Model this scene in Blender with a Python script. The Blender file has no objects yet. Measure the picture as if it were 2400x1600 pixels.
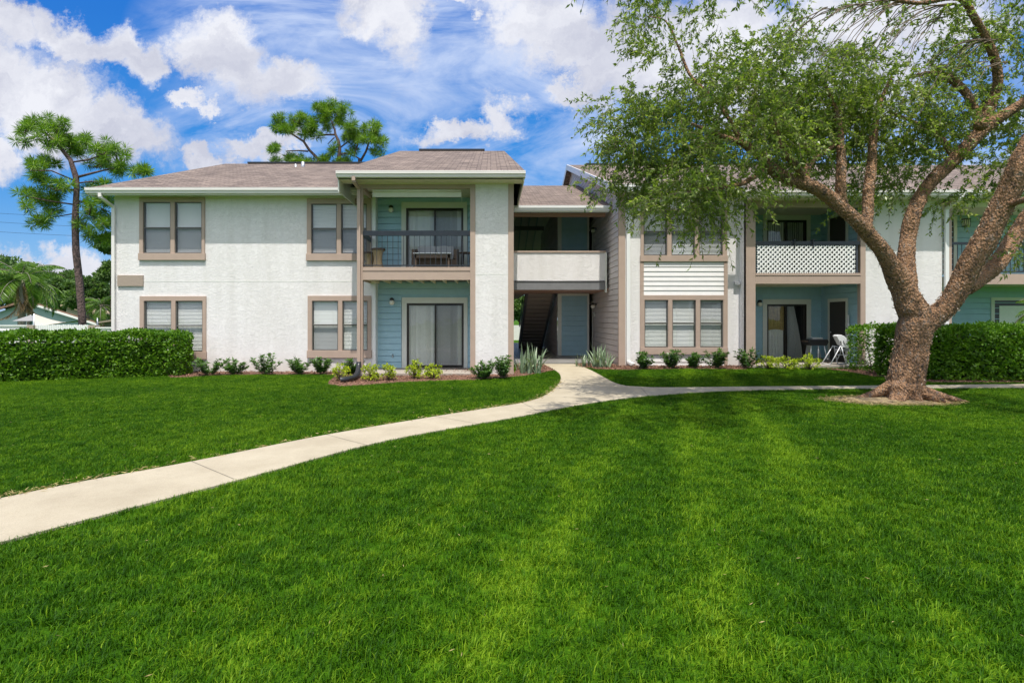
import bpy, math, random
import numpy as np
from mathutils import Vector, Matrix, noise as mnoise

random.seed(7); np.random.seed(7)
sc = bpy.context.scene
col = sc.collection
R = math.radians

# ------------------------------------------------------------------ camera
F, CX, CY, EYE = 1300.0, 1150.0, 748.0, 1.66      # focal length and principal point measured on the 2400x1600 photo
cam_d = bpy.data.cameras.new('camera'); cam = bpy.data.objects.new('camera', cam_d); col.objects.link(cam)
cam.location = (0, 0, EYE); cam.rotation_euler = (R(90), 0, 0)
cam_d.sensor_width = 36; cam_d.lens = F / 2400 * 36
cam_d.shift_x = (1200 - CX) / 2400; cam_d.shift_y = -(800 - CY) / 2400
cam_d.clip_start = .05; cam_d.clip_end = 3000
sc.camera = cam

# ------------------------------------------------------------------ light
SUN_EL, SUN_AZ = 69.0, 2.5
w = bpy.data.worlds.new('World'); sc.world = w; w.use_nodes = True
sd = bpy.data.lights.new('sun', 'SUN'); sd.energy = 3.5; sd.angle = R(.53); sd.color = (1, .955, .88)
sun = bpy.data.objects.new('sun', sd); col.objects.link(sun)
sv = Vector((math.sin(R(SUN_AZ)) * math.cos(R(SUN_EL)), -math.cos(R(SUN_AZ)) * math.cos(R(SUN_EL)), math.sin(R(SUN_EL))))
sun.rotation_euler = sv.to_track_quat('Z', 'Y').to_euler(); sun.location = sv * 60
sc.view_settings.view_transform = 'Standard'; sc.view_settings.look = 'None'
sc.view_settings.exposure = 0.55; sc.view_settings.gamma = 1
sc.cycles.max_bounces = 8; sc.cycles.transparent_max_bounces = 12
sc.cycles.diffuse_bounces = 6; sc.cycles.glossy_bounces = 3; sc.cycles.transmission_bounces = 4

def build_sky():
    BACK_FILL = 6.6
    nt = w.node_tree; N = nt.nodes; L = nt.links; N.clear()
    def nd(t, **k):
        n = N.new(t)
        for a, v in k.items(): setattr(n, a, v)
        return n
    def math_(op, a, b=None, clamp=False):
        n = nd('ShaderNodeMath', operation=op, use_clamp=clamp)
        for i, v in enumerate((a, b)):
            if v is None: continue
            if isinstance(v, (int, float)): n.inputs[i].default_value = v
            else: L.new(v, n.inputs[i])
        return n.outputs[0]
    def mix(f, a, b):
        n = nd('ShaderNodeMix', data_type='RGBA')
        if isinstance(f, (int, float)): n.inputs[0].default_value = f
        else: L.new(f, n.inputs[0])
        for i, v in ((6, a), (7, b)):
            if isinstance(v, tuple): n.inputs[i].default_value = (*v, 1)
            else: L.new(v, n.inputs[i])
        return n.outputs[2]
    tc = nd('ShaderNodeTexCoord'); sep = nd('ShaderNodeSeparateXYZ'); L.new(tc.outputs['Generated'], sep.inputs[0])
    y = math_('MAXIMUM', math_('ABSOLUTE', sep.outputs[1]), .12)
    u = math_('DIVIDE', sep.outputs[0], y); v = math_('DIVIDE', sep.outputs[2], y)
    uv = nd('ShaderNodeCombineXYZ'); L.new(u, uv.inputs[0]); L.new(v, uv.inputs[1])
    def noise(vec, scale, detail=6, rough=.55, sx=1, sy=1, rot=0, dist=0, off=(0, 0, 0)):
        mp = nd('ShaderNodeMapping'); L.new(vec, mp.inputs[0])
        mp.inputs['Location'].default_value = off; mp.inputs['Rotation'].default_value = (0, 0, rot); mp.inputs['Scale'].default_value = (sx, sy, 1)
        n = nd('ShaderNodeTexNoise'); L.new(mp.outputs[0], n.inputs['Vector'])
        n.inputs['Scale'].default_value = scale; n.inputs['Detail'].default_value = detail
        n.inputs['Roughness'].default_value = rough; n.inputs['Distortion'].default_value = dist
        return n
    wn = noise(uv.outputs[0], 4, 9, .68)
    va = nd('ShaderNodeVectorMath', operation='SUBTRACT'); L.new(wn.outputs['Color'], va.inputs[0]); va.inputs[1].default_value = (.5, .5, .5)
    vs = nd('ShaderNodeVectorMath', operation='SCALE'); L.new(va.outputs[0], vs.inputs[0]); vs.inputs['Scale'].default_value = .30
    vv = nd('ShaderNodeVectorMath', operation='ADD'); L.new(uv.outputs[0], vv.inputs[0]); L.new(vs.outputs[0], vv.inputs[1])
    # cumulus clouds: centre, radii and tilt of each cloud as directions (u, v)
    def blobs(lst, vec):
        cur = None
        for (px, py, rx, ry, rot) in lst:
            mp = nd('ShaderNodeMapping', vector_type='TEXTURE'); L.new(vec, mp.inputs[0])
            mp.inputs['Location'].default_value = ((px - CX) / F, (CY - py) / F, 0)
            mp.inputs['Rotation'].default_value = (0, 0, R(rot)); mp.inputs['Scale'].default_value = (rx / F, ry / F, 1)
            g = nd('ShaderNodeTexGradient', gradient_type='SPHERICAL'); L.new(mp.outputs[0], g.inputs[0])
            cur = g.outputs['Fac'] if cur is None else math_('MAXIMUM', cur, g.outputs['Fac'])
        return cur
    cum = blobs([(90, 215, 290, 150, -28), (290, 320, 190, 95, -30), (150, 280, 270, 100, -32), (330, 120, 130, 85, -25), (390, 150, 60, 90, 0),
                 (170, 80, 190, 75, -30), (20, 30, 150, 90, -25), (0, 350, 80, 90, 0), (480, 395, 110, 40, 0), (100, 620, 150, 55, 0),
                 (180, 590, 130, 70, 0), (20, 640, 120, 50, 0), (545, 140, 210, 95, -38), (660, 190, 150, 75, -25), (480, 262, 55, 28, -10),
                 (1290, 60, 220, 150, -15), (1480, 120, 260, 165, 0), (1660, 90, 330, 190, 0), (1340, 195, 110, 45, 8), (1520, 200, 160, 90, 20),
                 (1190, 262, 85, 55, -35), (900, 40, 150, 90, -50), (1060, 20, 60, 40, 0), (620, 355, 130, 38, 5), (1900, 150, 420, 230, 0),
                 (1080, 310, 130, 45, 12), (2150, 60, 300, 130, 0)], vv.outputs[0])
    n1 = noise(vv.outputs[0], 9, 9, .6)
    n1b = math_('MULTIPLY', math_('SUBTRACT', n1.outputs['Fac'], .5), .95)
    d1 = math_('ADD', cum, n1b)
    mr = nd('ShaderNodeMapRange', interpolation_type='SMOOTHSTEP'); L.new(d1, mr.inputs[0])
    mr.inputs[1].default_value = .04; mr.inputs[2].default_value = .55
    # thin streaked high cloud
    vz = blobs([(900, 120, 620, 330, 20), (1000, 330, 520, 190, 12), (700, 60, 420, 200, 0), (1250, 330, 330, 160, 10),
                (1300, 400, 420, 60, 5), (2200, 350, 500, 250, 0)], uv.outputs[0])
    n2 = noise(uv.outputs[0], 2.6, 9, .62, 1, 3.0, R(-24), 1.2, (3.1, 1.7, 0))
    n3 = noise(uv.outputs[0], 7, 8, .6, 1, 2.2, R(20), .8, (7, 3, 0))
    ci = math_('ADD', math_('MULTIPLY', math_('SUBTRACT', n2.outputs['Fac'], .34), 3.4), math_('MULTIPLY', math_('SUBTRACT', n3.outputs['Fac'], .5), 1.0))
    ci = math_('MULTIPLY', ci, math_('MULTIPLY', vz, 3.2, True), True)
    ci = math_('MULTIPLY', ci, .8)
    sky = nd('ShaderNodeTexSky', sky_type='NISHITA'); sky.sun_disc = False
    sky.sun_elevation = R(SUN_EL); sky.sun_rotation = R(180 - SUN_AZ); sky.air_density = 1.25; sky.dust_density = .25; sky.ozone_density = 2.6
    hs = nd('ShaderNodeHueSaturation'); hs.inputs['Saturation'].default_value = 1.3; hs.inputs['Hue'].default_value = .497; hs.inputs['Value'].default_value = 1.35
    L.new(sky.outputs[0], hs.inputs['Color'])
    # grey undersides
    n4 = noise(vv.outputs[0], 4.5, 6, .6, 1, 1.6, 0, .3, (1, 5, 0))
    sh = nd('ShaderNodeMapRange'); L.new(n4.outputs['Fac'], sh.inputs[0]); sh.inputs[1].default_value = .36; sh.inputs[2].default_value = .62
    K = 1.0
    ccol = mix(sh.outputs[0], (3.9 * K, 4.05 * K, 4.8 * K), (5.7 * K, 5.8 * K, 6.25 * K))
    el = nd('ShaderNodeValToRGB'); L.new(v, el.inputs[0]); e = el.color_ramp.elements        # blue deepening with height
    e[0].position = 0; e[0].color = (.20, .46, .86, 1); e[1].position = .56; e[1].color = (.002, .165, .70, 1); e2 = e.new(.25); e2.color = (.02, .27, .79, 1)
    el2 = nd('ShaderNodeVectorMath', operation='SCALE'); L.new(el.outputs[0], el2.inputs[0]); el2.inputs['Scale'].default_value = 6.0
    base = mix(.82, hs.outputs[0], el2.outputs[0])
    c = mix(ci, base, (4.2 * K, 4.9 * K, 6.4 * K))
    c = mix(mr.outputs[0], c, ccol)
    # fill light: brightness added to the unseen sky round the sun and behind the viewer
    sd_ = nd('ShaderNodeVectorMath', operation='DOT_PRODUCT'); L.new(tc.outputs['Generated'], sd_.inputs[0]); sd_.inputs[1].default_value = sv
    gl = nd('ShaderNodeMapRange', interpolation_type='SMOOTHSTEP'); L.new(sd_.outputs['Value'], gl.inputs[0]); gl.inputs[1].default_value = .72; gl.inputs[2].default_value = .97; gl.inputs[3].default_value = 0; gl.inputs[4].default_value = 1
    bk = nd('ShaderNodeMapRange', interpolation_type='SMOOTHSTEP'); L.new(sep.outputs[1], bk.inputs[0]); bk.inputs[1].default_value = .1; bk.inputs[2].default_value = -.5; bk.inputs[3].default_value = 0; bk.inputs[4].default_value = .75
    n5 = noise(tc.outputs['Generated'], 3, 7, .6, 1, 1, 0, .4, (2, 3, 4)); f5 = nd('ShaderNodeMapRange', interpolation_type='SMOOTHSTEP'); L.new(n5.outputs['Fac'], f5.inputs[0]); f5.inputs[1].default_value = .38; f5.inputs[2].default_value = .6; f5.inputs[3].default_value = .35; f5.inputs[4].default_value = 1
    c = mix(math_('MULTIPLY', bk.outputs[0], f5.outputs[0]), c, (BACK_FILL * .95, BACK_FILL, BACK_FILL * 1.1))
    c = mix(gl.outputs[0], c, (BACK_FILL * 2.2, BACK_FILL * 2.1, BACK_FILL * 2.0))
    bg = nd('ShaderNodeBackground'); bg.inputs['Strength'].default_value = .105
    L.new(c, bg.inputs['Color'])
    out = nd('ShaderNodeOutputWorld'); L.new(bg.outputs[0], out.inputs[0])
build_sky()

# ------------------------------------------------------------------ coordinates
def XW(px, Y): return (px - CX) * Y / F
def ZW(py, Y): return EYE + (CY - py) * Y / F
def sm(a, b, t):
    t = max(0., min(1., (t - a) / (b - a))); return t * t * (3 - 2 * t)
def GH(x, y):                                   # gentle rise of the ground towards the right-hand building
    return .12 * sm(14.3, 17.6, y) * sm(-5, 1.2, x)
def GP(px, py):                                 # where a point of the lawn lies
    Y = EYE * F / (py - CY)
    for _ in range(12):
        Y = (EYE - GH(XW(px, Y), Y)) * F / (py - CY)
    return XW(px, Y), Y

# ------------------------------------------------------------------ object helpers
def tag(o, label=None, cat=None, group=None, kind=None):
    if label: o['label'] = label
    if cat: o['category'] = cat
    if group: o['group'] = group
    if kind: o['kind'] = kind
    return o
def thing(name, label, cat, loc=(0, 0, 0), group=None, rz=0):
    o = bpy.data.objects.new(name, None); col.objects.link(o); o.location = loc; o.rotation_euler = (0, 0, rz)
    o.empty_display_size = .2
    return tag(o, label, cat, group)
class MB:
    def __init__(s): s.v = []; s.f = []; s.mi = []; s.cur = 0; s.sm = []
    def add(s, vs, fs, smooth=False):
        n = len(s.v); s.v += [tuple(p) for p in vs]
        for f in fs: s.f.append(tuple(i + n for i in f)); s.mi.append(s.cur); s.sm.append(smooth)
        return s
    def box(s, x0, x1, y0, y1, z0, z1):
        if x0 > x1: x0, x1 = x1, x0
        if y0 > y1: y0, y1 = y1, y0
        if z0 > z1: z0, z1 = z1, z0
        return s.add([(x0, y0, z0), (x1, y0, z0), (x1, y1, z0), (x0, y1, z0), (x0, y0, z1), (x1, y0, z1), (x1, y1, z1), (x0, y1, z1)],
                     [(0, 3, 2, 1), (4, 5, 6, 7), (0, 1, 5, 4), (1, 2, 6, 5), (2, 3, 7, 6), (3, 0, 4, 7)])
    def quad(s, a, b, c, d): return s.add([a, b, c, d], [(0, 1, 2, 3)])
    def prism(s, poly, d):                       # polygon (3D points) swept along vector d
        n = len(poly); q = [(p[0] + d[0], p[1] + d[1], p[2] + d[2]) for p in poly]
        return s.add(list(poly) + q, [tuple(range(n))[::-1], tuple(range(n, 2 * n))] + [(i, (i + 1) % n, n + (i + 1) % n, n + i) for i in range(n)])
    def bar(s, a, b, wx, wz=None):               # rectangular bar between two points
        wz = wz or wx; a = Vector(a); b = Vector(b); d = (b - a).normalized()
        up = Vector((0, 0, 1)) if abs(d.z) < .95 else Vector((0, 1, 0))
        x = d.cross(up).normalized() * wx / 2; z = x.cross(d).normalized() * wz / 2
        c = [-x - z, x - z, x + z, -x + z]
        return s.add([a + k for k in c] + [b + k for k in c], [(3, 2, 1, 0), (4, 5, 6, 7), (0, 1, 5, 4), (1, 2, 6, 5), (2, 3, 7, 6), (3, 0, 4, 7)])
    def tube(s, pts, rad, n=8, cap=True, wob=0, seed=0):
        pts = [Vector(p) for p in pts]; m = len(pts)
        if isinstance(rad, (int, float)): rad = [rad] * m
        vs = []; fs = []; ref = None
        for i, p in enumerate(pts):
            d = (pts[min(i + 1, m - 1)] - pts[max(i - 1, 0)]).normalized()
            if ref is None: ref = d.orthogonal().normalized()
            ref = (ref - d * ref.dot(d)).normalized(); b = d.cross(ref)
            for k in range(n):
                a = 2 * math.pi * k / n
                q = ref * math.cos(a) + b * math.sin(a)
                rr = rad[i]
                if wob: rr *= 1 + wob * mnoise.noise(Vector((p + q * rad[i]) * (2.2) + Vector((seed, 0, 0))))
                vs.append(p + q * rr)
        for i in range(m - 1):
            for k in range(n):
                fs.append((i * n + k, i * n + (k + 1) % n, (i + 1) * n + (k + 1) % n, (i + 1) * n + k))
        if cap: fs += [tuple(range(n))[::-1], tuple(range((m - 1) * n, m * n))]
        return s.add(vs, fs, True)
    def lathe(s, prof, c=(0, 0, 0), n=20, axis='z'):
        vs = []; m = len(prof)
        for r, z in prof:
            for k in range(n):
                a = 2 * math.pi * k / n; p = (r * math.cos(a), r * math.sin(a), z)
                if axis == 'y': p = (p[0], -p[2], p[1])
                if axis == 'x': p = (p[2], p[0], p[1])
                vs.append((p[0] + c[0], p[1] + c[1], p[2] + c[2]))
        fs = [(i * n + k, i * n + (k + 1) % n, (i + 1) * n + (k + 1) % n, (i + 1) * n + k) for i in range(m - 1) for k in range(n)]
        fs += [tuple(range(n))[::-1], tuple(range((m - 1) * n, m * n))]
        return s.add(vs, fs, True)
    def build(s, name, mats, parent=None, label=None, cat=None, group=None, kind=None, bevel=0):
        me = bpy.data.meshes.new(name); me.from_pydata(s.v, [], s.f)
        if not isinstance(mats, (list, tuple)): mats = [mats]
        for m in mats: me.materials.append(m)
        if len(mats) > 1: me.polygons.foreach_set('material_index', s.mi)
        me.polygons.foreach_set('use_smooth', s.sm); me.update()
        return link(name, me, parent, label, cat, group, kind, bevel)
def link(name, me, parent=None, label=None, cat=None, group=None, kind=None, bevel=0):
    o = bpy.data.objects.new(name, me); col.objects.link(o)
    if parent is not None:
        o.parent = parent
        if parent.parent is None and parent.type == 'EMPTY':
            o.matrix_parent_inverse = (Matrix.Translation(parent.location) @ parent.rotation_euler.to_matrix().to_4x4()).inverted() if not parent.get('_local') else Matrix.Identity(4)
    if bevel:
        m = o.modifiers.new('bevel', 'BEVEL'); m.width = bevel; m.segments = 2; m.limit_method = 'ANGLE'
    return tag(o, label, cat, group, kind)
def local(root): root['_local'] = 1; return root     # parts of this thing are modelled in its own coordinates
def np_mesh(name, V, Fc, mats, mi=None, rnd=None, smooth=False):
    """V (n,3); Fc list of (m,k) arrays of faces"""
    me = bpy.data.meshes.new(name)
    me.vertices.add(len(V)); me.vertices.foreach_set('co', np.asarray(V, np.float32).ravel())
    loops = np.concatenate([f.ravel() for f in Fc]); tot = np.concatenate([np.full(len(f), f.shape[1]) for f in Fc])
    st = np.concatenate([[0], np.cumsum(tot)[:-1]])
    me.loops.add(len(loops)); me.loops.foreach_set('vertex_index', loops.astype(np.int32))
    me.polygons.add(len(tot)); me.polygons.foreach_set('loop_start', st.astype(np.int32)); me.polygons.foreach_set('loop_total', tot.astype(np.int32))
    if not isinstance(mats, (list, tuple)): mats = [mats]
    for m in mats: me.materials.append(m)
    if mi is not None: me.polygons.foreach_set('material_index', np.asarray(mi, np.int32))
    if smooth: me.polygons.foreach_set('use_smooth', np.ones(len(tot), bool))
    if rnd is not None:
        a = me.attributes.new('rnd', 'FLOAT', 'POINT'); a.data.foreach_set('value', np.asarray(rnd, np.float32))
    me.update(calc_edges=True); me.validate()
    return me

# ------------------------------------------------------------------ materials
def mat(name, color, rough=.7, var=0, vscale=3, bump=0, bscale=40, metal=0, spec=.5, color2=None, stretch=None, detail=5, fine=0, coat=0):
    m = bpy.data.materials.new(name); m.use_nodes = True; nt = m.node_tree; N = nt.nodes; L = nt.links
    p = N['Principled BSDF']; p.inputs['Base Color'].default_value = (*color, 1); p.inputs['Roughness'].default_value = rough
    p.inputs['Metallic'].default_value = metal; p.inputs['Specular IOR Level'].default_value = spec
    if coat: p.inputs['Coat Weight'].default_value = coat
    if var or bump or color2:
        g = N.new('ShaderNodeNewGeometry'); src = g.outputs['Position']
        if stretch:
            mp = N.new('ShaderNodeMapping'); L.new(src, mp.inputs[0]); mp.inputs['Scale'].default_value = stretch; src = mp.outputs[0]
    if var or color2:
        n = N.new('ShaderNodeTexNoise'); L.new(src, n.inputs['Vector']); n.inputs['Scale'].default_value = vscale; n.inputs['Detail'].default_value = detail; n.inputs['Roughness'].default_value = .6
        r = N.new('ShaderNodeValToRGB'); L.new(n.outputs['Fac'], r.inputs[0])
        a = color if color2 else tuple(c * (1 - var) for c in color); b = color2 if color2 else tuple(min(1, c * (1 + var)) for c in color)
        r.color_ramp.elements[0].position = .3; r.color_ramp.elements[0].color = (*a, 1)
        r.color_ramp.elements[1].position = .7; r.color_ramp.elements[1].color = (*b, 1)
        L.new(r.outputs[0], p.inputs['Base Color'])
    if bump:
        n = N.new('ShaderNodeTexNoise'); L.new(src, n.inputs['Vector']); n.inputs['Scale'].default_value = bscale; n.inputs['Detail'].default_value = 6
        b = N.new('ShaderNodeBump'); b.inputs['Strength'].default_value = 1; b.inputs['Distance'].default_value = bump; L.new(n.outputs['Fac'], b.inputs['Height']); L.new(b.outputs[0], p.inputs['Normal'])
    return m

def stucco_mat():
    m = mat('stucco', (.80, .78, .77), .85); nt = m.node_tree; N = nt.nodes; L = nt.links; p = N['Principled BSDF']
    g = N.new('ShaderNodeNewGeometry')
    mp = N.new('ShaderNodeMapping'); L.new(g.outputs['Position'], mp.inputs[0]); mp.inputs['Scale'].default_value = (1, 1, 1.9)
    n = N.new('ShaderNodeTexNoise'); L.new(mp.outputs[0], n.inputs['Vector']); n.inputs['Scale'].default_value = 5.5; n.inputs['Detail'].default_value = 8; n.inputs['Roughness'].default_value = .62; n.inputs['Distortion'].default_value = 1.6
    r = N.new('ShaderNodeValToRGB'); L.new(n.outputs['Fac'], r.inputs[0])
    e = r.color_ramp.elements; e[0].position = .42; e[0].color = (1, 1, 1, 1); e[1].position = .505; e[1].color = (0, 0, 0, 1)
    e2 = r.color_ramp.elements.new(.52); e2.color = (.8, .8, .8, 1)
    n2 = N.new('ShaderNodeTexNoise'); L.new(g.outputs['Position'], n2.inputs['Vector']); n2.inputs['Scale'].default_value = 45; n2.inputs['Detail'].default_value = 4
    a = N.new('ShaderNodeMath'); a.operation = 'MULTIPLY_ADD'; L.new(n2.outputs['Fac'], a.inputs[0]); a.inputs[1].default_value = .35; L.new(r.outputs[0], a.inputs[2])
    b = N.new('ShaderNodeBump'); b.inputs['Distance'].default_value = .0055; b.inputs['Strength'].default_value = .8; L.new(a.outputs[0], b.inputs['Height']); L.new(b.outputs[0], p.inputs['Normal'])
    n3 = N.new('ShaderNodeTexNoise'); mp3 = N.new('ShaderNodeMapping'); mp3.inputs['Scale'].default_value = (2.6, 2.6, .3); L.new(g.outputs['Position'], mp3.inputs[0]); L.new(mp3.outputs[0], n3.inputs['Vector']); n3.inputs['Scale'].default_value = 1.3; n3.inputs['Detail'].default_value = 6
    r3 = N.new('ShaderNodeValToRGB'); L.new(n3.outputs['Fac'], r3.inputs[0]); r3.color_ramp.elements[0].position = .3; r3.color_ramp.elements[0].color = (.76, .735, .715, 1); r3.color_ramp.elements[1].position = .62; r3.color_ramp.elements[1].color = (.83, .805, .795, 1)
    sx = N.new('ShaderNodeSeparateXYZ'); L.new(g.outputs['Position'], sx.inputs[0])
    dr = N.new('ShaderNodeMapRange'); L.new(sx.outputs[2], dr.inputs[0]); dr.inputs[1].default_value = .05; dr.inputs[2].default_value = .55; dr.inputs[3].default_value = .55; dr.inputs[4].default_value = 0
    mu = N.new('ShaderNodeMath'); mu.operation = 'MULTIPLY'; L.new(dr.outputs[0], mu.inputs[0]); L.new(n2.outputs['Fac'], mu.inputs[1])
    mx = N.new('ShaderNodeMix'); mx.data_type = 'RGBA'; L.new(mu.outputs[0], mx.inputs[0]); L.new(r3.outputs[0], mx.inputs[6]); mx.inputs[7].default_value = (.45, .40, .33, 1)
    L.new(mx.outputs[2], p.inputs['Base Color'])
    return m

def shingle_mat():
    m = mat('shingles', (.3, .24, .2), .92, spec=.2); nt = m.node_tree; N = nt.nodes; L = nt.links; p = N['Principled BSDF']
    g = N.new('ShaderNodeNewGeometry')
    mp = N.new('ShaderNodeMapping'); L.new(g.outputs['Position'], mp.inputs[0]); mp.inputs['Scale'].default_value = (1, 1, 1)
    br = N.new('ShaderNodeTexBrick'); L.new(mp.outputs[0], br.inputs['Vector'])
    br.inputs['Scale'].default_value = 1; br.inputs['Brick Width'].default_value = .3; br.inputs['Row Height'].default_value = .16; br.inputs['Mortar Size'].default_value = .012
    br.inputs['Color1'].default_value = (.26, .205, .17, 1); br.inputs['Color2'].default_value = (.14, .11, .095, 1); br.inputs['Mortar'].default_value = (.07, .055, .048, 1); br.offset = .37
    n = N.new('ShaderNodeTexNoise'); L.new(g.outputs['Position'], n.inputs['Vector']); n.inputs['Scale'].default_value = 30; n.inputs['Detail'].default_value = 5; n.inputs['Roughness'].default_value = .8
    n2 = N.new('ShaderNodeTexNoise'); L.new(g.outputs['Position'], n2.inputs['Vector']); n2.inputs['Scale'].default_value = .9; n2.inputs['Detail'].default_value = 5
    mr = N.new('ShaderNodeMapRange'); L.new(n.outputs['Fac'], mr.inputs[0]); mr.inputs[1].default_value = .25; mr.inputs[2].default_value = .75; mr.inputs[3].default_value = .6; mr.inputs[4].default_value = 1.4
    mr2 = N.new('ShaderNodeMapRange'); L.new(n2.outputs['Fac'], mr2.inputs[0]); mr2.inputs[1].default_value = .25; mr2.inputs[2].default_value = .75; mr2.inputs[3].default_value = .85; mr2.inputs[4].default_value = 1.15
    mu = N.new('ShaderNodeMath'); mu.operation = 'MULTIPLY'; L.new(mr.outputs[0], mu.inputs[0]); L.new(mr2.outputs[0], mu.inputs[1])
    vm = N.new('ShaderNodeVectorMath'); vm.operation = 'SCALE'; L.new(br.outputs['Color'], vm.inputs[0]); L.new(mu.outputs[0], vm.inputs['Scale']); L.new(vm.outputs[0], p.inputs['Base Color'])
    b = N.new('ShaderNodeBump'); b.inputs['Distance'].default_value = .01; L.new(br.outputs['Fac'], b.inputs['Height']); b.invert = True; L.new(b.outputs[0], p.inputs['Normal'])
    return m

def glass_mat(name, tint=(1, 1, 1), base=.07, gain=1.):
    m = bpy.data.materials.new(name); m.use_nodes = True; nt = m.node_tree; N = nt.nodes; L = nt.links; N.clear()
    t = N.new('ShaderNodeBsdfTransparent'); t.inputs[0].default_value = (*tint, 1)
    g = N.new('ShaderNodeBsdfGlossy'); g.inputs['Roughness'].default_value = .015
    gn = N.new('ShaderNodeNewGeometry'); nz = N.new('ShaderNodeTexNoise'); L.new(gn.outputs['Position'], nz.inputs['Vector']); nz.inputs['Scale'].default_value = 1.7
    bp = N.new('ShaderNodeBump'); bp.inputs['Distance'].default_value = .004; L.new(nz.outputs['Fac'], bp.inputs['Height']); L.new(bp.outputs[0], g.inputs['Normal'])
    dt = N.new('ShaderNodeVectorMath'); dt.operation = 'DOT_PRODUCT'; L.new(gn.outputs['Incoming'], dt.inputs[0]); L.new(gn.outputs['Normal'], dt.inputs[1])
    ab = N.new('ShaderNodeMath'); ab.operation = 'ABSOLUTE'; L.new(dt.outputs['Value'], ab.inputs[0])
    om = N.new('ShaderNodeMath'); om.operation = 'SUBTRACT'; om.inputs[0].default_value = 1; L.new(ab.outputs[0], om.inputs[1])
    lw = N.new('ShaderNodeMath'); lw.operation = 'POWER'; L.new(om.outputs[0], lw.inputs[0]); lw.inputs[1].default_value = 5
    a = N.new('ShaderNodeMath'); a.operation = 'MULTIPLY_ADD'; a.use_clamp = True; L.new(lw.outputs[0], a.inputs[0]); a.inputs[1].default_value = gain; a.inputs[2].default_value = base
    mx = N.new('ShaderNodeMixShader'); L.new(a.outputs[0], mx.inputs[0]); L.new(t.outputs[0], mx.inputs[1]); L.new(g.outputs[0], mx.inputs[2])
    o = N.new('ShaderNodeOutputMaterial'); L.new(mx.outputs[0], o.inputs[0]); return m

def leaf_mat(name, dark, light, rough=.45, trans=.35, yellow=None, nscale=.8, spec=.5, wvar=.5):
    """foliage: colour varies per leaf (attribute rnd) and in broad patches"""
    m = bpy.data.materials.new(name); m.use_nodes = True; nt = m.node_tree; N = nt.nodes; L = nt.links
    p = N['Principled BSDF']; p.inputs['Roughness'].default_value = rough; p.inputs['Specular IOR Level'].default_value = spec
    at = N.new('ShaderNodeAttribute'); at.attribute_name = 'rnd'
    g = N.new('ShaderNodeNewGeometry'); n = N.new('ShaderNodeTexNoise'); L.new(g.outputs['Position'], n.inputs['Vector']); n.inputs['Scale'].default_value = nscale; n.inputs['Detail'].default_value = 3
    a = N.new('ShaderNodeMath'); a.operation = 'MULTIPLY_ADD'; L.new(n.outputs['Fac'], a.inputs[0]); a.inputs[1].default_value = wvar; a.inputs[2].default_value = -wvar / 2
    b = N.new('ShaderNodeMath'); b.operation = 'ADD'; L.new(a.outputs[0], b.inputs[0]); L.new(at.outputs['Fac'], b.inputs[1])
    r = N.new('ShaderNodeValToRGB'); L.new(b.outputs[0], r.inputs[0])
    r.color_ramp.elements[0].position = 0; r.color_ramp.elements[0].color = (*dark, 1)
    r.color_ramp.elements[1].position = .85; r.color_ramp.elements[1].color = (*light, 1)
    if yellow: e = r.color_ramp.elements.new(1.0); e.color = (*yellow, 1)
    L.new(r.outputs[0], p.inputs['Base Color'])
    tr = N.new('ShaderNodeBsdfTranslucent')
    vm = N.new('ShaderNodeVectorMath'); vm.operation = 'MULTIPLY'; L.new(r.outputs[0], vm.inputs[0]); vm.inputs[1].default_value = (1.5, 1.7, .7); L.new(vm.outputs[0], tr.inputs[0])
    mx = N.new('ShaderNodeMixShader'); mx.inputs[0].default_value = trans; L.new(p.outputs[0], mx.inputs[1]); L.new(tr.outputs[0], mx.inputs[2])
    o = N['Material Output']; L.new(mx.outputs[0], o.inputs[0]); return m

def bark_mat(name, cols, scale=9, bump=.02, stretch=(1, 1, .45)):
    m = mat(name, cols[0], .9, spec=.2); nt = m.node_tree; N = nt.nodes; L = nt.links; p = N['Principled BSDF']
    g = N.new('ShaderNodeNewGeometry'); mp = N.new('ShaderNodeMapping'); mp.inputs['Scale'].default_value = stretch; L.new(g.outputs['Position'], mp.inputs[0])
    n = N.new('ShaderNodeTexNoise'); L.new(mp.outputs[0], n.inputs['Vector']); n.inputs['Scale'].default_value = scale; n.inputs['Detail'].default_value = 9; n.inputs['Roughness'].default_value = .75; n.inputs['Distortion'].default_value = .8
    r = N.new('ShaderNodeValToRGB'); L.new(n.outputs['Fac'], r.inputs[0]); es = r.color_ramp.elements
    pos = [.3 + .42 * i / (len(cols) - 1) for i in range(len(cols))]
    es[0].position = pos[0]; es[0].color = (*cols[0], 1); es[1].position = pos[-1]; es[1].color = (*cols[-1], 1)
    for q, c in zip(pos[1:-1], cols[1:-1]): e = es.new(q); e.color = (*c, 1)
    L.new(r.outputs[0], p.inputs['Base Color'])
    v = N.new('ShaderNodeTexVoronoi'); mpv = N.new('ShaderNodeMapping'); mpv.inputs['Scale'].default_value = (1, 1, .6); L.new(g.outputs['Position'], mpv.inputs[0]); L.new(mpv.outputs[0], v.inputs['Vector']); v.inputs['Scale'].default_value = scale * 2.4
    ad = N.new('ShaderNodeMath'); ad.operation = 'ADD'; L.new(n.outputs['Fac'], ad.inputs[0]); L.new(v.outputs['Distance'], ad.inputs[1])
    b = N.new('ShaderNodeBump'); b.inputs['Distance'].default_value = bump; L.new(ad.outputs[0], b.inputs['Height']); L.new(b.outputs[0], p.inputs['Normal'])
    return m

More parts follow.
